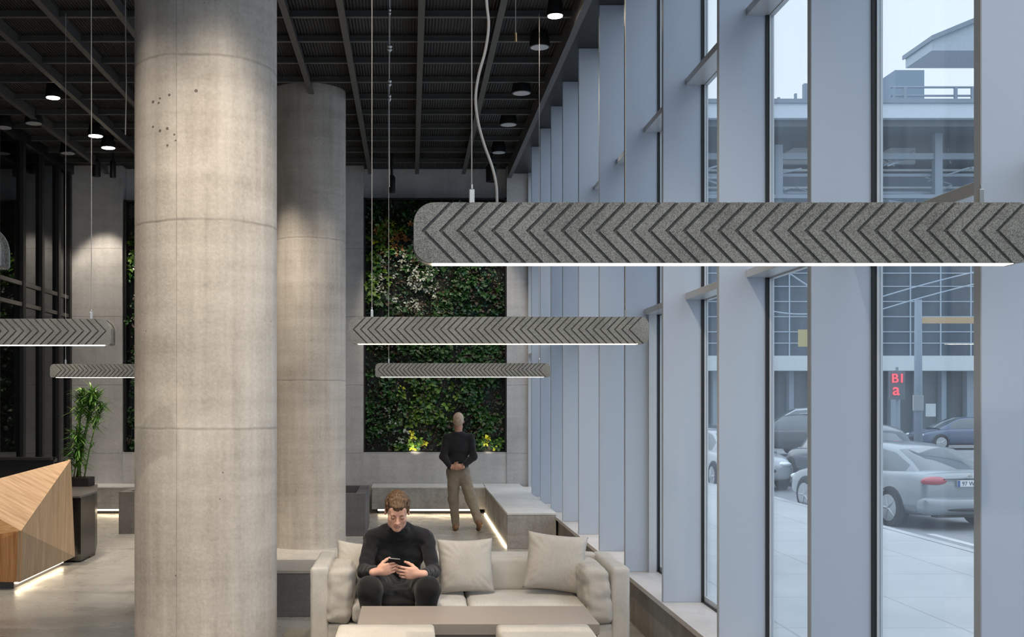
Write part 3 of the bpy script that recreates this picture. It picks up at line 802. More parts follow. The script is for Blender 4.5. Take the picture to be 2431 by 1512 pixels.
def sdf(prims, h, fold=None):
    lo = np.array([1e9]*3); hi = -lo
    def bb(p):
        if p[0] == 'c':
            m = max(p[3], p[4]); a, b = np.array(p[1]), np.array(p[2]); return np.minimum(a, b)-m, np.maximum(a, b)+m
        m = max(p[2]); c = np.array(p[1]); return c-m, c+m
    for p in prims:
        if p[0] != 's': a, b = bb(p); lo = np.minimum(lo, a); hi = np.maximum(hi, b)
    lo -= 4*h; hi += 4*h
    N = np.ceil((hi-lo)/h).astype(int)+1
    f = np.full(N, 1.0, np.float32)
    ax = [lo[i]+h*np.arange(N[i]) for i in range(3)]
    for p in prims:
        a, b = bb(p); m = p[-1]+4*h
        i0 = np.maximum(0, np.floor((a-m-lo)/h).astype(int)); i1 = np.minimum(N, np.ceil((b+m-lo)/h).astype(int)+1)
        if (i1 <= i0).any(): continue
        sl = tuple(slice(i0[i], i1[i]) for i in range(3))
        G = np.stack(np.meshgrid(*[ax[i][sl[i]] for i in range(3)], indexing='ij'), -1).astype(np.float32)
        d = dist_prim(p, G); k = p[-1]; o = f[sl]
        if p[0] == 's':
            d = -d; hh = np.maximum(k-np.abs(d-o), 0)/k; f[sl] = np.maximum(o, d)+hh*hh*k/4
        else:
            hh = np.maximum(k-np.abs(d-o), 0)/k; f[sl] = np.minimum(o, d)-hh*hh*k/4
    if fold is not None:
        near = np.argwhere(np.abs(f) < 3*h)
        f2 = f.copy(); Pn = lo+near*h
        f2[tuple(near.T)] += fold(Pn).astype(np.float32); f = f2
    s = f < 0
    # surface nets
    c = np.zeros(tuple(N-1), np.int8)
    for dx in (0,1):
        for dy in (0,1):
            for dz in (0,1): c += s[dx:N[0]-1+dx, dy:N[1]-1+dy, dz:N[2]-1+dz]
    act = (c > 0) & (c < 8); cells = np.argwhere(act); ids = -np.ones(act.shape, np.int64); ids[act] = np.arange(len(cells))
    acc = np.zeros((len(cells), 3)); cnt = np.zeros(len(cells))
    cor = [(x,y,z) for x in (0,1) for y in (0,1) for z in (0,1)]
    for a in cor:
        for d in range(3):
            if a[d]: continue
            b = list(a); b[d] = 1
            fa = f[tuple((cells+a).T)]; fb = f[tuple((cells+b).T)]
            cr = (fa < 0) != (fb < 0); t = np.where(cr, fa/np.where(cr, fa-fb, 1), 0)
            pt = np.array(a, float)+0*cells; pt[:, d] = t
            acc += np.where(cr[:, None], pt, 0); cnt += cr
    V = lo+(cells+acc/cnt[:, None])*h
    Q = []
    for d in range(3):
        u, v = (d+1) % 3, (d+2) % 3
        sa = [slice(1, N[i]-1) for i in range(3)]; sb_ = list(sa); sb_[d] = slice(2, N[d])
        e = s[tuple(sa)] != s[tuple(sb_)]; E = np.argwhere(e)+1
        ins = s[tuple(E.T)]
        def at(du, dv):
            q = E.copy(); q[:, u] -= du; q[:, v] -= dv; return ids[tuple(q.T)]
        q = np.stack([at(0,0), at(1,0), at(1,1), at(0,1)], 1)
        q[~ins] = q[~ins][:, ::-1]; Q.append(q)
    return V, np.concatenate(Q)
def body(name, prims, h, mats, parent=None, fold=None, face_mat=None, loc=None):
    V, Q = sdf(prims, h, fold)
    o0 = np.array(loc if loc is not None else (root_loc(parent) if parent else (0,0,0)))
    me = bpy.data.meshes.new(name); me.vertices.add(len(V)); me.vertices.foreach_set('co', (V-o0).ravel())
    me.loops.add(Q.size); me.loops.foreach_set('vertex_index', Q.ravel().astype(np.int32))
    me.polygons.add(len(Q)); me.polygons.foreach_set('loop_start', np.arange(0, Q.size, 4, dtype=np.int32))
    if not isinstance(mats, (list, tuple)): mats = [mats]
    for m in mats: me.materials.append(m)
    me.update(calc_edges=True)
    me.polygons.foreach_set('use_smooth', [True]*len(Q))
    if face_mat is not None: me.polygons.foreach_set('material_index', face_mat(V[Q].mean(1)).astype(np.int32))
    me.validate()
    o = bpy.data.objects.new(name, me); C.objects.link(o)
    if parent: o.parent = parent
    elif loc is not None: o.location = loc
    return o
def vnoise(Pn, sc, seed=0):
    """cheap smooth fold pattern"""
    x, y, z = (Pn*sc).T
    return (np.sin(x*1.7+seed+1.3*np.sin(z*.9+y))+np.sin(y*2.1-z*1.3+seed*2+np.sin(x*1.1)*1.5)+np.sin(z*2.3+x*.8+1.7*np.sin(y*1.3+seed)))/3

def skin(name, c):
    t = NT(name); v = t.coord(); n = t.noise(v, 9, 4); t.set(t.mix(tuple(x*.82 for x in c), (min(1,c[0]*1.12), c[1]*1.05, c[2]*1.02), n), .5, spec=.35)
    t.b.inputs['Subsurface Weight'].default_value = .12; t.b.inputs['Subsurface Radius'].default_value = (.01,.004,.002); t.b.inputs['Subsurface Scale'].default_value = .4
    return t.m
def hairmat(name, c1, c2):
    t = NT(name); a = t.noise(t.coord((60,60,14)), 1.6, 4, .6); t.set(t.ramp(a, [(.35,c1),(.62,c2)]), .55, spec=.3); t.bump(a, .6, .006); return t.m
M['skin'] = skin('light_skin', (.72,.43,.33)); M['lips'] = skin('lip_skin', (.55,.25,.20)); M['skin2'] = skin('tanned_skin', (.52,.29,.21))
M['hair'] = hairmat('light_brown_hair', (.045,.025,.012), (.165,.10,.055)); M['brow'] = plain('brown_brow', (.10,.055,.03), .8)
M['sweater'] = fabric('charcoal_knit', (.013,.013,.015), (.030,.030,.033), 300); M['trouser'] = fabric('black_cotton', (.008,.008,.009), (.018,.018,.018), 300)
M['shoe'] = plain('dark_leather', (.03,.022,.018), .4)

def head_prims(c, R, sz=(1,1,1)):
    c = Vector(c); S = lambda p: c + R @ Vector((p[0]*sz[0], p[1]*sz[1], p[2]*sz[2]))
    E = lambda p, r, k=.015: ell(S(p), (r[0]*sz[0], r[1]*sz[1], r[2]*sz[2]), R, k)
    pr = [E((0,.015,.032),(.074,.094,.086)), E((0,-.028,-.040),(.057,.060,.078),.03), E((0,-.070,-.100),(.026,.018,.018),.03)]
    for s_ in (-1, 1):
        pr += [E((s_*.040,-.056,-.028),(.020,.024,.022),.02), E((s_*.038,-.020,-.078),(.020,.035,.022),.03)]
    pr += [cap(S((-.034,-.083,.016)), S((.034,-.083,.016)), .010, .010, .016), E((0,-.070,.045),(.05,.022,.035),.03)]
    for s_ in (-1, 1): pr += [('s', S((s_*.030,-.096,-.006)), (.016,.012,.011), R, .014)]
    for s_ in (-1, 1): pr += [E((s_*.030,-.076,-.006),(.0145,.0125,.0105),.004)]
    pr += [cap(S((0,-.088,.008)), S((0,-.112,-.034)), .0075, .0115, .010)]
    for s_ in (-1, 1): pr += [E((s_*.011,-.098,-.038),(.0085,.010,.0075),.006)]
    pr += [cap(S((-.020,-.084,-.066)), S((0,-.0945,-.0625)), .0045, .0062, .006), cap(S((.020,-.084,-.066)), S((0,-.0945,-.0625)), .0045, .0062, .006),
           cap(S((-.016,-.083,-.073)), S((0,-.091,-.0755)), .0048, .0068, .006), cap(S((.016,-.083,-.073)), S((0,-.091,-.0755)), .0048, .0068, .006)]
    pr += [('s', S((0,-.100,-.0688)), (.020,.006,.0016), R, .003)]
    for s_ in (-1, 1): pr += [E((s_*.076,.010,-.008),(.009,.017,.027),.008), ('s', S((s_*.087,.004,-.004)), (.006,.009,.016), R, .005)]
    return pr, S
def hand_prims(wr, d, n, acr, curls, thumb_curl=.5, sc=1.0, spread=.0, k=.008):
    """d: wrist to fingers, n: the way the palm faces, acr: towards the index finger"""
    wr = Vector(wr); d = Vector(d).normalized(); n = (Vector(n)-d*Vector(n).dot(d)).normalized(); acr = d.cross(n)*(1 if d.cross(n).dot(Vector(acr)) > 0 else -1)
    R = Matrix((d, acr, n)).transposed()
    pr = [cap(wr-d*.03*sc, wr+d*.02*sc, .027*sc, .026*sc, .02), ell(wr+d*.052*sc, (.048*sc,.041*sc,.0165*sc), R, .02), ell(wr+d*.04*sc+acr*.022*sc+n*.008*sc, (.030*sc,.018*sc,.016*sc), R, .015)]
    offs = (.031,.0105,-.010,-.029); lens = ((.042,.026,.021),(.046,.029,.022),(.043,.027,.021),(.034,.021,.019))
    for i in range(4):
        p = wr+d*(.088-.006*abs(i-1))*sc+acr*offs[i]*sc
        a = 0; cd = (d+acr*spread*(1.5-i)).normalized()
        r = (.0092,.0095,.0090,.0080)[i]*sc
        pr.append(cap(wr+d*.055*sc+acr*offs[i]*sc*.8, p, r*1.1, r*1.12, .012))
        for j in range(3):
            a += curls[i][j] if isinstance(curls[i], (tuple, list)) else curls[i]
            dd = (cd*math.cos(a)+n*math.sin(a)).normalized(); q = p+dd*lens[i][j]*sc
            pr.append(cap(p, q, r*(1-.07*j), r*(1-.07*(j+1)), .004)); p = q
    p = wr+d*.022*sc+acr*.028*sc+n*.010*sc; td = (d*.62+acr*.40+n*.62).normalized()
    for j, (L_, r) in enumerate(((.040,.0125),(.030,.0105),(.024,.0092))):
        a = thumb_curl*j*.6; dd = (td*math.cos(a)+(d*.8+n*.5-acr*.3).normalized()*math.sin(a)).normalized(); q = p+dd*L_*sc
        pr.append(cap(p, q, r*sc, r*.92*sc, .010)); p = q
    return pr
def rotx(a): return Matrix.Rotation(a, 3, 'X')

# ---- seated man
hc = Vector((-.100, 8.44, 1.122)); HR = (Matrix.Rotation(.05, 3, 'Y') @ Matrix.Rotation(math.radians(25), 3, 'X')).to_3x3() @ Matrix.Rotation(.06, 3, 'Z')
hs = (1.13, 1.06, 1.14)
hp, HS = head_prims(hc, HR, hs)
sk = hp + [cap((-.095,8.625,.955), hc+Vector((0,.045,-.055)), .054, .056, .03)]
# torso, arms and legs under the clothes
sk += [ell((-.09,8.70,.74), (.14,.09,.22), None, .05), cap((-.26,8.63,.905), (.09,8.63,.905), .045, .045, .05), ell((-.09,8.80,.54), (.14,.10,.09), None, .05)]
sk += chain([(-.295,8.63,.895),(-.345,8.52,.668),(-.252,8.21,.708)], (.045,.036,.027))
sk += chain([(.118,8.63,.895),(.170,8.53,.668),(.092,8.20,.690)], (.045,.036,.027))
for kx, ax_ in ((-.30,-.25),(.13,.07)):
    sk += chain([((kx*.6-.03),8.72,.54),(kx,8.14,.595),(ax_,8.12,.12),(ax_,8.0,.05)], (.07,.055,.035,.035))
sk += hand_prims((-.240,8.175,.712), (.90,-.20,.24), (.10,.95,.10), (0,0,1), ((.30,.5,.4),(.45,.75,.5),(.5,.85,.5),(.5,.9,.5)), .5, 1.08)
sk += hand_prims((.062,8.17,.696), (-.93,-.22,.10), (-.10,.95,.10), (0,0,1), ((.25,.5,.4),(.35,.6,.4),(.4,.65,.4),(.4,.7,.4)), .5, 1.10, .05)
lipc = [np.array(HS((x, -.0985+.012*(abs(x)/.018)**1.5, z-.0015*(abs(x)/.018)))) for x in [(-.018+.0045*q) for q in range(9)] for z in (-.0630, -.0755)]
def fm(c):
    d = np.min([np.linalg.norm(c-q, axis=1) for q in lipc], axis=0); return (d < .0050).astype(int)
man = body('person', sk, .0038, [M['skin'], M['lips']], loc=(-.09, 8.5, 0), face_mat=fm)
tag(man, 'young man in charcoal sweater sitting on the sofa, looking at a phone', 'person')
sw = [ell((-.09,8.74,.60), (.175,.125,.16), None, .06), ell((-.088,8.68,.80), (.205,.118,.19), rotx(-.15), .06), cap((-.27,8.63,.905), (.09,8.63,.905), .060, .060, .05),
      cap((-.092,8.615,.985), (-.27,8.63,.915), .055, .05, .05), cap((-.092,8.615,.985), (.09,8.63,.915), .055, .05, .05)]
sw += chain([(-.295,8.63,.895),(-.348,8.52,.665),(-.262,8.235,.708)], (.062,.052,.036), .025)
sw += chain([(.118,8.63,.895),(.172,8.53,.665),(.102,8.225,.690)], (.062,.052,.037), .025)
sw += [ell((-.093,8.594,.934), (.115,.090,.050), None, .04), ('s', Vector((-.097,8.57,1.062)), (.064,.085,.072), None, .01)]
ring = [Vector((-.095+.072*math.cos(a), 8.574+.076*math.sin(a), .984+.024*math.sin(a))) for a in [2*PI*i/18 for i in range(19)]]
sw += chain(ring, [.010]*19, .012)
body('sweater', sw, .0045, M['sweater'], man, fold=lambda p: .0045*vnoise(p, 38, 1)+.005*vnoise(p, 17, 4))
tr = [ell((-.09,8.80,.55), (.185,.15,.115), None, .05), ell((-.088,8.50,.50), (.17,.25,.075), None, .05), ell((-.088,8.38,.475), (.19,.22,.085), None, .05)]
for kx, ax_, hx in ((-.298,-.245,-.17),(.122,.065,0)):
    tr += chain([(hx,8.74,.545),(kx,8.15,.592),(ax_,8.12,.10)], (.108,.085,.052), .04)
body('trousers', tr, .006, M['trouser'], man, fold=lambda p: .004*vnoise(p, 28, 2))
for ax_ in (-.25,.07):
    body('shoe', [cap((ax_,8.15,.055),(ax_-.0,7.95,.042),.045,.042,.03), cap((ax_,8.13,.08),(ax_,8.13,.12),.04,.04,.02)], .006, M['shoe'], man)
# hair: skull cap plus locks combed forward
hr = []
Eh = lambda p, r, k=.012: ell(HS(p), (r[0]*hs[0], r[1]*hs[1], r[2]*hs[2]), HR, k)
hr += [Eh((0,.024,.046),(.081,.098,.088)), Eh((0,.06,-.01),(.070,.062,.070),.03)]
for s_ in (-1, 1): hr += [Eh((s_*.068,.006,.034),(.013,.036,.044),.01)]
rnd = random.Random(5)
for i in range(170):
    a = rnd.uniform(-1.25, 1.25); f0 = rnd.uniform(-.2, .9)
    st_ = Vector((math.sin(a)*.045, .02+.03*f0, .122-.018*abs(a)))
    x = math.sin(a)*.073
    front = abs(a) < .85
    y1 = -.082+.050*(abs(a)/.85)**2 if front else -.03+rnd.uniform(0,.05)
    z1 = (.040+rnd.uniform(-.008,.012)) if front else .022+rnd.uniform(-.02,.02)
    mid = Vector((x*1.02, -.038 if front else -.0, .104-.022*abs(a)))
    pts_ = [HS(st_), HS(mid+Vector((rnd.uniform(-.006,.006),0,rnd.uniform(0,.006)))), HS((x*1.02, y1-.006, z1+.022)), HS((x*1.0+rnd.uniform(-.007,.007), y1-.004, z1))]
    hr += chain(pts_, (.010,.010,.0085,.003), .003)
for s_ in (-1, 1): hr += [('s', HS((s_*.084,.008,-.006)), (.020,.022,.028), HR, .004)]
hr += [('s', HS((0,-.135,-.02)), (.055,.055,.075), HR, .006)]
body('hair', hr, .0034, M['hair'], man)
for s_ in (-1, 1):
    ob('eyebrow', MB().tube([HS((s_*.014,-.094,.014)), HS((s_*.028,-.0945,.019)), HS((s_*.044,-.082,.014))], [.0036,.0044,.0024], 6), M['brow'], man, smooth=True)
    ob('eyelash', MB().tube([HS((s_*.018,-.0855,-.009)), HS((s_*.030,-.0895,-.013)), HS((s_*.042,-.084,-.009))], [.0016,.0026,.0016], 6), M['brow'], man, smooth=True)
# phone
ph = thing('smartphone', 'black smartphone held in both hands of the seated man', 'phone', (-.120, 8.165, .778), (math.radians(54), math.radians(5), 0))
ob('phone_body', B(-.042, .042, -.0045, .0045, -.075, .060), plain('black_phone_shell', (.006,.006,.007), .8), ph, local=True, bevel=.003)
ob('screen', B(-.039, .039, .0046, .0052, -.071, .056), plain('dark_screen', (.03,.035,.04), .1), ph, local=True)
ob('edge_trim', B(-.041, .041, -.003, .003, .0595, .0608), plain('grey_phone_edge', (.20,.21,.21), .5), ph, local=True)
ob('camera_lens', B(-.032, -.016, -.0062, -.0045, .036, .050), M['black'], ph, local=True, bevel=.001)

# ---- walking man, seen from behind
M['sweater2'] = fabric('black_jersey', (.012,.012,.014), (.028,.027,.030), 200); M['khaki'] = fabric('khaki_cotton', (.20,.165,.12), (.31,.26,.20), 200)
M['greyhair'] = hairmat('short_grey_hair', (.36,.26,.19), (.58,.46,.36)); M['brownshoe'] = plain('tan_shoe', (.22,.12,.065), .5)
wy = 16.9
hR = Matrix.Rotation(PI, 3, 'Z'); h2, S2 = head_prims((.71, wy+.03, 1.625), hR, (1.02,1.02,1.06))
sk2 = h2 + [cap((.71,wy+.0,1.40), (.71,wy+.02,1.54), .060, .056, .03), ell((.71,wy,1.2), (.14,.09,.22), None, .05), cap((.56,wy,1.40),(.86,wy,1.40),.04,.04,.05), ell((.70,wy,.92), (.14,.10,.09), None, .05)]
sk2 += chain([(.535,wy,1.38),(.485,wy-.06,1.10),(.60,wy-.17,.955)], (.045,.036,.028)) + chain([(.885,wy,1.38),(.925,wy-.06,1.10),(.75,wy-.17,.955)], (.045,.036,.028))
sk2 += hand_prims((.61,wy-.175,.955), (.9,-.05,.05), (0,-.9,.2), (0,0,1), (.3,.3,.3,.3), .4, 1.0, k=.01)
sk2 += hand_prims((.74,wy-.195,.952), (-.9,-.05,.0), (0,.9,.1), (0,0,1), (.3,.3,.3,.3), .4, 1.0, k=.01)
legA = [(.64,wy,.88),(.635,wy+.03,.46),(.672,wy+.05,.10)]; legB = [(.77,wy,.88),(.895,wy-.05,.47),(1.00,wy-.28,.16)]
sk2 += chain(legA, (.075,.052,.036)) + chain(legB, (.075,.052,.036))
man2 = body('person', sk2, .0065, M['skin2'], loc=(.72, wy, 0))
tag(man2, 'grey-haired person in black top and khaki trousers walking away, hands behind back', 'person')
s2 = [ell((.705,wy,1.24), (.185,.115,.20), None, .06), ell((.70,wy,1.0), (.165,.115,.16), None, .06), cap((.555,wy,1.385),(.865,wy,1.385),.062,.062,.06), ell((.71,wy,1.44), (.09,.065,.04), None, .05)]
s2 += chain([(.535,wy,1.375),(.482,wy-.06,1.10),(.585,wy-.165,.958)], (.066,.055,.040), .03) + chain([(.885,wy,1.375),(.93,wy-.06,1.10),(.765,wy-.165,.958)], (.066,.055,.040), .03)
body('sweater', s2, .0075, M['sweater2'], man2, fold=lambda p: .004*vnoise(p, 26, 1))
t2 = [ell((.70,wy,.87), (.165,.125,.11), None, .05)] + chain([legA[0], legA[1], (legA[2][0], legA[2][1], .09)], (.105,.078,.058), .04) + chain([legB[0], legB[1], (.99,wy-.26,.17)], (.105,.078,.058), .04)
body('trousers', t2, .0075, M['khaki'], man2, fold=lambda p: .005*vnoise(p, 24, 3))
hh = [ell(S2((0,.022,.040)), (.080,.099,.092), hR, .02), ell(S2((0,.055,-.005)), (.066,.060,.068), hR, .03)]
body('hair', hh, .006, M['greyhair'], man2)
body('shoe', [cap((.675,wy-.02,.045),(.66,wy+.17,.035),.042,.038,.03), cap((.672,wy+.03,.07),(.672,wy+.05,.11),.042,.042,.03)], .006, M['brownshoe'], man2)
body('shoe', [cap((1.01,wy-.32,.13),(1.0,wy-.14,.045),.042,.038,.03), cap((1.0,wy-.29,.13),(.99,wy-.28,.17),.042,.042,.03)], .006, M['brownshoe'], man2)

# ------------------------------------------------------------------ outside
GZ = -.30
def asph():
    t = NT('asphalt'); v = t.coord(); n = t.noise(v, .5, 5); f = t.mix(n, t.noise(v, 60, 3), .3)
    t.set(t.ramp(f, [(.35,(.20,.21,.225)),(.65,(.30,.31,.33))]), .8); return t.m
def pave():
    t = NT('pale_paving'); v = t.coord(); n = t.noise(v, .8, 6)
    br = t.node('ShaderNodeTexBrick'); br.inputs['Scale'].default_value = .62; br.offset = 0; br.inputs['Mortar Size'].default_value = .008; br.inputs['Brick Width'].default_value = 1; br.inputs['Row Height'].default_value = 1
    t.lk(v, br.inputs['Vector']); br.inputs['Color1'].default_value = (1,1,1,1); br.inputs['Color2'].default_value = (.96,.96,.96,1); br.inputs['Mortar'].default_value = (.72,.72,.72,1)
    t.set(t.mix(t.ramp(n, [(.3,(.44,.45,.455)),(.7,(.53,.54,.545))]), br.outputs['Color'], 1.0, 'MULTIPLY'), .75); return t.m
struct('ground', B(-200, 200, -120, 320, GZ-.4, GZ), asph())
struct('sidewalk', B(2.26, 7.7, -30, 38, GZ, GZ+.15).box(7.7, 7.85, -30, 38, GZ, GZ+.16), pave())
struct('far_sidewalk', B(-40, 80, 54, 70, GZ, GZ+.15), pave())
struct('road_marking', B(8.6, 8.75, 16, 19, GZ, GZ+.006).box(12.2,12.35, 14, 40, GZ, GZ+.006), plain('road_paint', (.6,.6,.6), .7))

def paint(name, c, metal=.25, rough=.25): 
    t = NT(name); t.set(c, rough, metal, .5); t.b.inputs['Coat Weight'].default_value = .6; t.b.inputs['Coat Roughness'].default_value = .05; return t.m
M['carglass'] = paint('car_window_glass', (.10,.125,.14), 0, .06); M['tire'] = plain('tyre_rubber', (.02,.02,.022), .8); M['rim'] = plain('alloy_rim', (.42,.44,.46), .3, .7)
M['trimblack'] = plain('black_car_trim', (.03,.032,.036), .6); M['redlamp'] = paint('red_tail_lamp', (.42,.05,.07), 0, .12); M['headlamp'] = paint('clear_head_lamp', (.75,.78,.8), .2, .1)
M['plate'] = plain('white_plate', (.72,.76,.78), .5, var=.02); M['platetext'] = plain('plate_letters', (.06,.07,.10), .6, var=0)
def car(label, loc, rz, col, kind='sedan', plate=None, front=False):
    t = thing('car', label, 'car', loc, (0,0,rz), group='cars on the street')
    m = paint('car_paint', col)
    if kind == 'sedan':
        st_ = [(-2.32,.72,.34,.72),(-2.30,.80,.30,.86),(-2.22,.86,.26,.98),(-1.95,.90,.22,1.02),(-1.3,.915,.2,1.0),(-.4,.92,.2,.97),(.6,.92,.2,.95),(1.3,.91,.2,.93),(1.9,.88,.22,.84),(2.2,.80,.26,.74),(2.3,.68,.32,.62)]
        cb = [(-1.92,.74,.70,.97,1.00),(-1.62,.77,.64,.97,1.16),(-1.15,.80,.59,.97,1.36),(-.55,.81,.58,.96,1.44),(.0,.81,.59,.96,1.45),(.45,.80,.60,.95,1.40),(.85,.78,.63,.94,1.22),(1.35,.74,.70,.93,.95)]
        gl = (0,1,5,6); wb = 1.40; wrd = .33
    else:
        st_ = [(-2.25,.76,.40,.80),(-2.22,.84,.36,1.00),(-2.12,.90,.32,1.10),(-1.6,.93,.28,1.12),(-.4,.94,.28,1.08),(.8,.94,.28,1.06),(1.5,.92,.28,1.02),(2.0,.87,.32,.94),(2.2,.78,.38,.80)]
        cb = [(-2.12,.78,.74,1.06,1.10),(-1.85,.80,.68,1.06,1.45),(-1.5,.82,.64,1.06,1.62),(-.4,.83,.65,1.05,1.68),(.4,.83,.66,1.05,1.62),(.8,.80,.67,1.04,1.40),(1.35,.76,.72,1.02,1.05)]
        gl = (0,4,5); wb = 1.35; wrd = .36
    def loft(sec, rows):
        mb = MB(); n = len(rows[0])
        for r in rows: mb.v += r
        for i in range(len(rows)-1):
            for k_ in range(n-1): a = i*n+k_; mb.f.append([a, a+1, a+n+1, a+n]); mb.mi.append(0)
        return mb, n
    rows = []
    for (y, hw, zb, zt) in st_:
        H_ = zt-zb; half = [(0,zb),(hw*.80,zb),(hw*.96,zb+.07),(hw,zb+.25*H_),(hw*1.0,zb+.55*H_),(hw*.975,zb+.80*H_),(hw*.93,zt-.05),(hw*.80,zt),(0,zt+.025)]
        rows.append([(x,y,z) for x, z in half]+[(-x,y,z) for x, z in half[-2:0:-1]]+[(half[0][0],y,half[0][1])])
    mb, n = loft(None, rows); b = len(rows)
    mb.f.append(list(range(n-1))); mb.mi.append(0); mb.f.append([(b-1)*n+i for i in range(n-1)][::-1]); mb.mi.append(0)
    o = ob('car_body', mb, m, t, local=True, smooth=True, subsurf=2); weld_keep(o)
    rows = []
    for (y, hb, ht, zb, zt) in cb:
        half = [(hb,zb-.08),(hb*.99,zb),(ht+(hb-ht)*.12,zt-.07),(ht-.035,zt-.015),(ht*.5,zt+.012)]
        rows.append([(x,y,z) for x, z in half]+[(0,y,zt+.02)]+[(-x,y,z) for x, z in half[::-1]])
    mb, n = loft(None, rows)
    mb.mi = []
    for i in range(len(rows)-1):
        for k_ in range(n-1):
            side = k_ in (1, n-3); edge = k_ in (2, n-4); top = not side and not edge and k_ not in (0, n-2)
            g = (side and 0 < i < len(rows)-2) or (top and i in gl)
            mb.mi.append(1 if g else 0)
    ob('cabin', mb, [m, M['carglass']], t, local=True, smooth=True)
    for s_ in (-1, 1):
        for yy in (-wb, wb):
            xx = s_*(st_[4][1])
            w = ob('wheel', MB().lathe([(wrd*.72,-.10),(wrd*.97,-.10),(wrd,-.06),(wrd,.06),(wrd*.97,.10),(wrd*.72,.10)], (xx-s_*.075, yy, wrd), 28, 'x'), M['tire'], t, local=True, smooth=True, angle=.6)
            ob('rim', MB().lathe([(wrd*.70,-.012),(wrd*.70,-.004)], (xx+s_*.012, yy, wrd), 24, 'x'), M['trimblack'], w, local=True)
            sp = MB()
            for q in range(5):
                a = 2*PI*q/5; c_, s__ = math.cos(a), math.sin(a)
                sp.tube([(xx+s_*.012, yy, wrd), (xx+s_*.012, yy+c_*wrd*.69, wrd+s__*wrd*.69)], [.045,.03], 6)
            sp.lathe([(wrd*.66,-.02),(wrd*.72,-.02),(wrd*.72,.01),(wrd*.66,.01)], (xx+s_*.016, yy, wrd), 24, 'x')
            ob('rim', sp, M['rim'], w, local=True)
            ob('wheel_arch', MB().lathe([(wrd*1.12,-.03),(wrd*1.12,.0)], (xx-s_*.005 if s_ > 0 else xx+.035, yy, wrd+.01), 28, 'x'), M['trimblack'], t, local=True)
        yb = st_[1][0]; zt = .85 if kind == 'sedan' else .98
        lamp = ellipsoid((s_*.62, st_[2][0]+.0, zt), (.25,.12,.085)); ob('tail_lamp', lamp, M['redlamp'], t, local=True, smooth=True)
        hl = ellipsoid((s_*.62, st_[-2][0]-.03, .66 if kind == 'sedan' else .82), (.18,.14,.07)); ob('head_lamp', hl, M['headlamp'], t, local=True, smooth=True)
    ob('bumper_strip', ellipsoid((0, st_[0][0]-.02, .37), (.62,.08,.045)), M['trimblack'], t, local=True, smooth=True)
    bp = softbox(1.74, .34, .32, .10, (0,.05,0), 14); bp.xform(Matrix.Translation((0, st_[0][0]+.13, .27))); ob('bumper', bp, m, t, local=True, smooth=True)
    ob('grille', ellipsoid((0, st_[-1][0]-.06, .50), (.45,.10,.10)), M['trimblack'], t, local=True, smooth=True)
    yb = st_[0][0]-.02
    p = ob('licence_plate', B(-.26, .26, yb-.012, yb+.02, .755, .865), M['plate'], t, local=True, bevel=.004, seg=1)
    ob('plate_band', B(-.26, -.215, yb-.016, yb-.010, .757, .863), plain('plate_blue', (.05,.12,.35), .5), p, local=True)
    if plate:
        text(plate, 'plate_number', (.02, yb-.014, .775), .105, M['platetext'], p)
        ob('emblem', MB().lathe([(.0,-.012),(.035,-.01),(.035,.01)], (0, yb+.015, .945), 16, 'y'), M['metal'], t, local=True)
        ob('trunk_strip', B(-.50, .50, yb+.0, yb+.03, .883, .895), M['trimblack'], t, local=True)
        ob('exhaust_panel', B(-.55, .55, yb+.12, yb+.3, .22, .30), M['trimblack'], t, local=True)  # dark panel low under the rear bumper
    return t
def weld_keep(o):
    bm = bmesh.new(); bm.from_mesh(o.data); bmesh.ops.remove_doubles(bm, verts=bm.verts, dist=1e-4); bmesh.ops.recalc_face_normals(bm, faces=bm.faces); bm.to_mesh(o.data); bm.free()
    o.data.polygons.foreach_set('use_smooth', [True]*len(o.data.polygons))
def ellipsoid(c, r, n=20, m=12):
    mb = MB()
    prof = [(math.sin(PI*i/m), -math.cos(PI*i/m)) for i in range(1, m)]
    mb.lathe(prof, (0,0,0), n); mb.v = [(c[0]+x*r[0], c[1]+y*r[1], c[2]+z*r[2]) for x, y, z in mb.v]; return mb
def text(s, name, loc, size, m, parent=None, ext=.002):
    cu = bpy.data.curves.new(name, 'FONT'); cu.body = s; cu.size = size; cu.align_x = 'CENTER'; cu.extrude = ext
    o = bpy.data.objects.new(name, cu); C.objects.link(o); dg = bpy.context.evaluated_depsgraph_get()
    me = bpy.data.meshes.new_from_object(o.evaluated_get(dg)); bpy.data.objects.remove(o); me.materials.clear(); me.materials.append(m)
    o = bpy.data.objects.new(name, me); C.objects.link(o); o.location = loc; o.rotation_euler = (PI/2, 0, 0)
    if parent: o.parent = parent
    return o
car('silver sedan with a red tail lamp, parked at the kerb, seen from behind', (9.56-.42, 19.5+2.26, GZ), math.radians(11), (.27,.30,.325), 'sedan', '97 W711')
car('black SUV in the narrow window, beyond the grey car', (15.5, 45, GZ), math.radians(30), (.035,.04,.05), 'suv')
car('light grey car facing the camera in the narrow window', (8.45, 30.0, GZ), math.radians(182), (.40,.43,.46), 'sedan')
car('white car far down the street beside the black SUV', (18.2, 51, GZ), math.radians(12), (.70,.72,.74), 'suv')
car('dark car whose roof shows behind the silver sedan', (10.75, 28.0, GZ), math.radians(0), (.10,.12,.14), 'suv')
car('dark car in the left narrow window slit', (9.4, 37.5, GZ), math.radians(3), (.06,.07,.09), 'sedan')
car('blue car far behind the street pole by the shop front', (25, 51.5, GZ), math.radians(90), (.08,.11,.18), 'sedan')
car('pale van at the far kerb in the narrow window', (19.6, 57, GZ+.15), math.radians(80), (.55,.60,.65), 'suv')

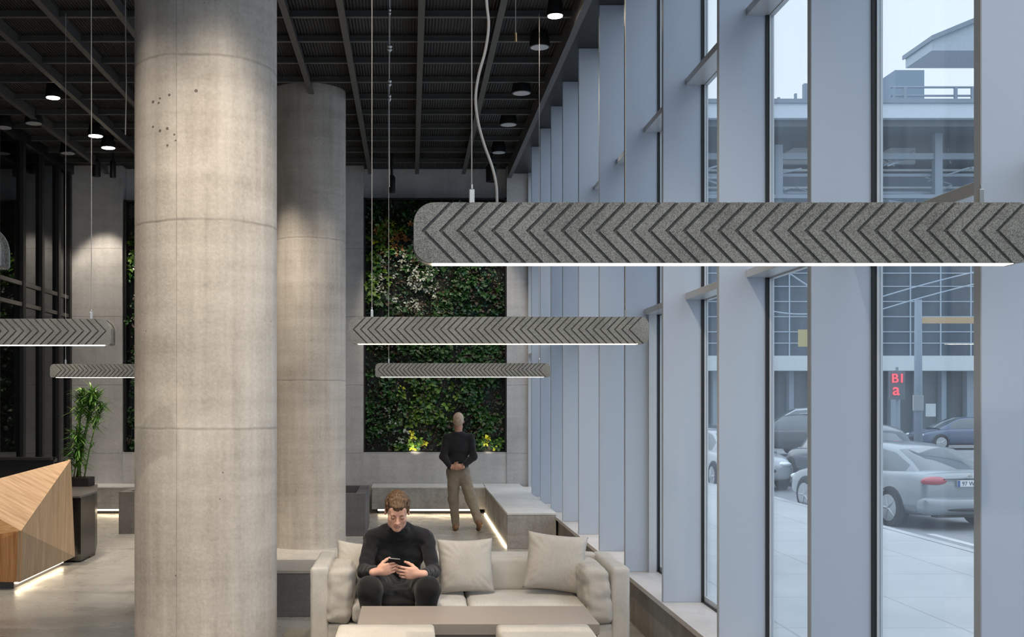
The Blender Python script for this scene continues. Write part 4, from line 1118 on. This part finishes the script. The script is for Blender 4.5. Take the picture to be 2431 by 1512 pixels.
# building across the street
hz = lambda c, k=.0: c
M['bglass'] = plain('blue_curtain_glass', (.055,.085,.12), .35, 0, .3, .35, .5); M['bframe'] = plain('hazed_blue_frame', (.38,.46,.54), .6); M['bband'] = plain('pale_fascia', (.60,.66,.68), .7)  # outdoor haze is put into these pale bluish building colours
M['bdark'] = plain('dark_shop_front', (.10,.13,.15), .5); M['bsteel'] = plain('hazed_grey_steel', (.24,.30,.36), .6); M['bmid'] = plain('hazed_grey_panel', (.20,.28,.36), .6)  # dark tone shared by shop front, soffit and sign back
M['bslab'] = plain('roof_slab_white', (.62,.70,.78), .7)
b = thing('building', 'glass building across the street with a pale band over the shop fronts', 'building', (24, 61, 0))
bx0, bx1 = 12.0, 40.0
ob('glass_wall', B(bx0, bx1, 60.2, 75, 4.2, 9.0), M['bglass'], b)
g = MB()
for z in (4.9, 5.5, 6.3, 7.1, 7.9, 8.6): g.box(bx0, bx1, 60.14, 60.2, z, z+.05)
x = bx0
while x < bx1: g.box(x, x+.06, 60.13, 60.2, 4.2, 9.0); x += 1.6
ob('window_grid', g, M['bframe'], b)
ob('fascia_band', B(bx0, bx1, 59.6, 61, 3.46, 4.24), M['bband'], b)
ob('shop_front', B(bx0, bx1, 61.0, 75, GZ, 3.46), M['bdark'], b)
x = bx0
while x < bx1:
    ob('shop_column', B(x, x+(.5 if int(x) % 2 else .25), 60.4, 60.9, GZ, 3.46), M['bsteel'], b); x += 1.35
for (x, z0, z1) in ((28.1, 8.8, 16.4), (24.4, 8.8, 15.0), (19.6, 8.8, 15.5), (32, 8.8, 16.4)):
    ob('steel_column', B(x-.2, x+.2, 60.5, 60.9, z0, z1), M['bsteel'], b)
ob('rear_panel', B(bx0, bx1, 66, 66.5, 9.0, 14.9), M['bmid'], b)
ob('rear_panel', B(bx0, bx1, 70, 70.5, 14.9, 16.4), M['bdark'], b)
ob('gable_panel', MB().prism_y([(25.4,15.2),(28.4,15.2),(28.4,16.9)], 64, 64.3).prism_y([(20.0,15.2),(22.6,15.2),(22.6,16.7)], 64, 64.3), M['bband'], b)
for z, y, hh_ in ((14.75, 60.6, .32),(14.3, 61.5, .10),(13.9, 61, .16),(13.45, 62, .10),(13.0, 61.2, .14),(12.6, 60.2, .2),(9.0,60.4,.3),(11,61,.2)):
    ob('beam', B(bx0, bx1, y, y+.25, z, z+hh_), M['bsteel'] if hh_ > .12 else M['bband'], b)
rr = random.Random(3)
for i in range(44):
    x = rr.uniform(13, 31); z = rr.uniform(12.4, 14.6)
    ob('brace', MB().tube([(x, 60.8, z), (x+rr.uniform(-2.5,2.5), 61.2, z+rr.uniform(-.9,.9))], rr.uniform(.03,.07), 6), M['bframe'] if i % 2 else M['bsteel'], b)
ob('roof_slab', B(bx0, bx1, 58.6, 75, 16.45, 17.2), M['bslab'], b)
ob('roof_edge', B(bx0, bx1, 58.5, 75, 17.2, 17.42), M['bsteel'], b)
ob('soffit', B(bx0, bx1, 59, 75, 16.1, 16.45), M['bdark'], b)
ob('rooftop_plant_room', B(26.4, 28.0, 62, 64, 17.3, 19.6+.3), M['bmid'], b)
r_ = MB()
for z in (18.1, 18.55): r_.tube([(25.5, 60.5, z), (34, 60.5, z)], .06, 6)
for x in (25.6, 26.2, 28.9, 29.8, 31.0): r_.box(x, x+.15, 60.4, 60.55, 17.3, 18.55)
for x in (19.5, 20.4, 21.2): r_.box(x, x+.12, 60.4, 60.55, 17.3, 18.0+.2*(x>20))
r_.tube([(19, 60.5, 17.85), (22.5, 60.5, 17.95)], .04, 6)
ob('rooftop_railing', r_, M['bsteel'], b)
ob('rooftop_flue', B(21.1, 21.35, 61, 61.3, 17.3, 18.9), M['bsteel'], b)
nb = thing('neighbour_building', 'pale building corner with sloping roof edge at upper right', 'building', (17, 32, 0))
ob('wall', B(15.8, 24, 30.4, 31.4, GZ, 11.3), M['bband'], nb)
ob('eave', MB().prism_y([(13.75,11.15),(22,11.15),(22,14.8),(13.75,11.42)], 30, 31.6), plain('hazed_blue_cladding', (.45,.53,.60), .6), nb)  # cladding colour has the outdoor haze painted in
ob('gutter', MB().prism_y([(13.70,11.40),(22,14.78),(22,14.95),(13.70,11.52)], 29.9, 31.7), M['bsteel'], nb)
# street furniture
t = thing('street_pole', 'grey street pole with a small white sign and an amber bar', 'pole', (17.85, 40, GZ))
ob('pole', MB().tube([(17.85,40,GZ),(17.85,40,5.45)], [.15,.12], 12), M['bsteel'], t, smooth=True)
ob('pole_box', B(17.6, 17.95, 39.8, 39.9, 1.55, 2.1), M['rim'], t, bevel=.02)
ob('sign_plate', B(18.05, 18.4, 39.85, 39.88, 1.35, 1.8), M['bband'], t)
ob('pole_bar', B(17.9, 20.2, 39.95, 40.05, 4.62, 4.84), plain('amber_bar', (.62,.42,.22), .6), t)  # plain amber bar reaching sideways from the pole
t = thing('street_sign', 'yellow square sign at the edge of the narrow window', 'sign', (14.2, 40, GZ))
ob('pole', MB().tube([(14.35,40,GZ),(14.35,40,4.6)], .05, 8), M['bsteel'], t)
ob('sign_plate', B(13.6, 14.3, 39.9, 39.93, 3.80, 4.40), plain('faded_yellow', (.52,.43,.16), .6), t)
t = thing('neon_sign', 'red glowing shop sign with two rows of characters', 'sign', (18.75, 44, 2.0))
ob('sign_back', B(18.55, 19.15, 44.05, 44.15, 1.95, 3.05), M['bdark'], t)
M['neon'] = emis('red_neon', (1,.05,.07), 1.1)
text('B1', 'sign_lettering', (.10, -.03, .60), .50, M['neon'], t, .02); text('a', 'sign_lettering', (.02, -.03, .12), .66, M['neon'], t, .02)
ob('sign_post', MB().tube([(18.9,44.2,GZ),(18.9,44.2,3.2)], .06, 8), M['bsteel'], t)
for i, (a, m_, c_) in enumerate(((W(2060,715,45),W(2200,670,45),W(2340,640,45)),(W(2060,745,45),W(2200,700,45),W(2340,668,45)),(W(1820,735,45),W(1880,752,45),W(1960,742,45)),(W(1820,610,45),W(1880,655,45),W(1960,705,45)))):
    ws_ = [(a*(1-u)**2+m_*2*u*(1-u)+c_*u*u) for u in [j/12 for j in range(13)]]
    tag(ob('overhead_wire', MB().tube(ws_, .03, 6), M['bframe']), ('upper pale overhead wire behind the silver car window', 'lower pale overhead wire behind the silver car window', 'sagging overhead wire in the narrow window', 'slanting overhead wire at the top of the narrow lower window')[i], 'wire')
# bare street tree
tr_ = MB(); rt = random.Random(11)
def branch(p, d, L_, r, dep):
    q = p+d*L_; tr_.tube([p, q], [r, r*.65], 5, False)
    if dep:
        for _ in range(3 if dep > 1 else 2):
            branch(q, (d+Vector((rt.uniform(-.8,.8), rt.uniform(-.8,.8), rt.uniform(-.1,.7)))).normalized(), L_*.72, r*.6, dep-1)
t = thing('bare_tree', 'leafless street tree far off in the narrow window', 'tree', (15.9, 54.5, GZ))
branch(Vector((15.9,54.5,GZ)), Vector((0,0,1)), 1.7, .12, 6)
ob('trunk', tr_, plain('grey_bark', (.15,.16,.17), .9), t)

# ------------------------------------------------------------------ light
w = bpy.data.worlds.new('sky'); bpy.context.scene.world = w; w.use_nodes = True
nt = w.node_tree; bg = nt.nodes['Background']
tc = nt.nodes.new('ShaderNodeTexCoord'); sp_ = nt.nodes.new('ShaderNodeSeparateXYZ'); rp = nt.nodes.new('ShaderNodeValToRGB')
nt.links.new(tc.outputs['Generated'], sp_.inputs[0]); nt.links.new(sp_.outputs[2], rp.inputs[0]); nt.links.new(rp.outputs[0], bg.inputs[0])
e = rp.color_ramp.elements; e[0].position = 0; e[0].color = (.90,.955,1.0,1); e[1].position = .5; e[1].color = (.78,.88,1.0,1)
st2 = nt.nodes.new('ShaderNodeValToRGB'); nt.links.new(sp_.outputs[2], st2.inputs[0]); nt.links.new(st2.outputs[0], bg.inputs[1])
e2 = st2.color_ramp.elements; e2.new(.34); e2.new(.55)
for el, (p_, v_) in zip(e2, ((0,.72),(.34,.80),(.55,1.15),(1,1.45))): el.position = p_; el.color = (v_, v_, v_, 1)
sc = bpy.context.scene
cam = bpy.data.cameras.new('camera'); co = bpy.data.objects.new('camera', cam); C.objects.link(co)
co.location = (0, 0, EYE); co.rotation_euler = (PI/2, 0, 0)
cam.sensor_width = 36; cam.sensor_fit = 'HORIZONTAL'; cam.lens = F/2431*36
cam.shift_x = (1215.5-VX)/2431; cam.shift_y = (VY-756)/2431
cam.clip_end = 600; cam.clip_start = .05
sc.camera = co
sc.view_settings.view_transform = 'Standard'; sc.view_settings.look = 'None'; sc.view_settings.gamma = 1; sc.view_settings.exposure = .62
sc.view_settings.use_curve_mapping = False
sc.cycles.use_denoising = True; sc.cycles.max_bounces = 8; sc.cycles.diffuse_bounces = 5; sc.cycles.glossy_bounces = 4; sc.cycles.transparent_max_bounces = 24
sc.cycles.sample_clamp_indirect = 6
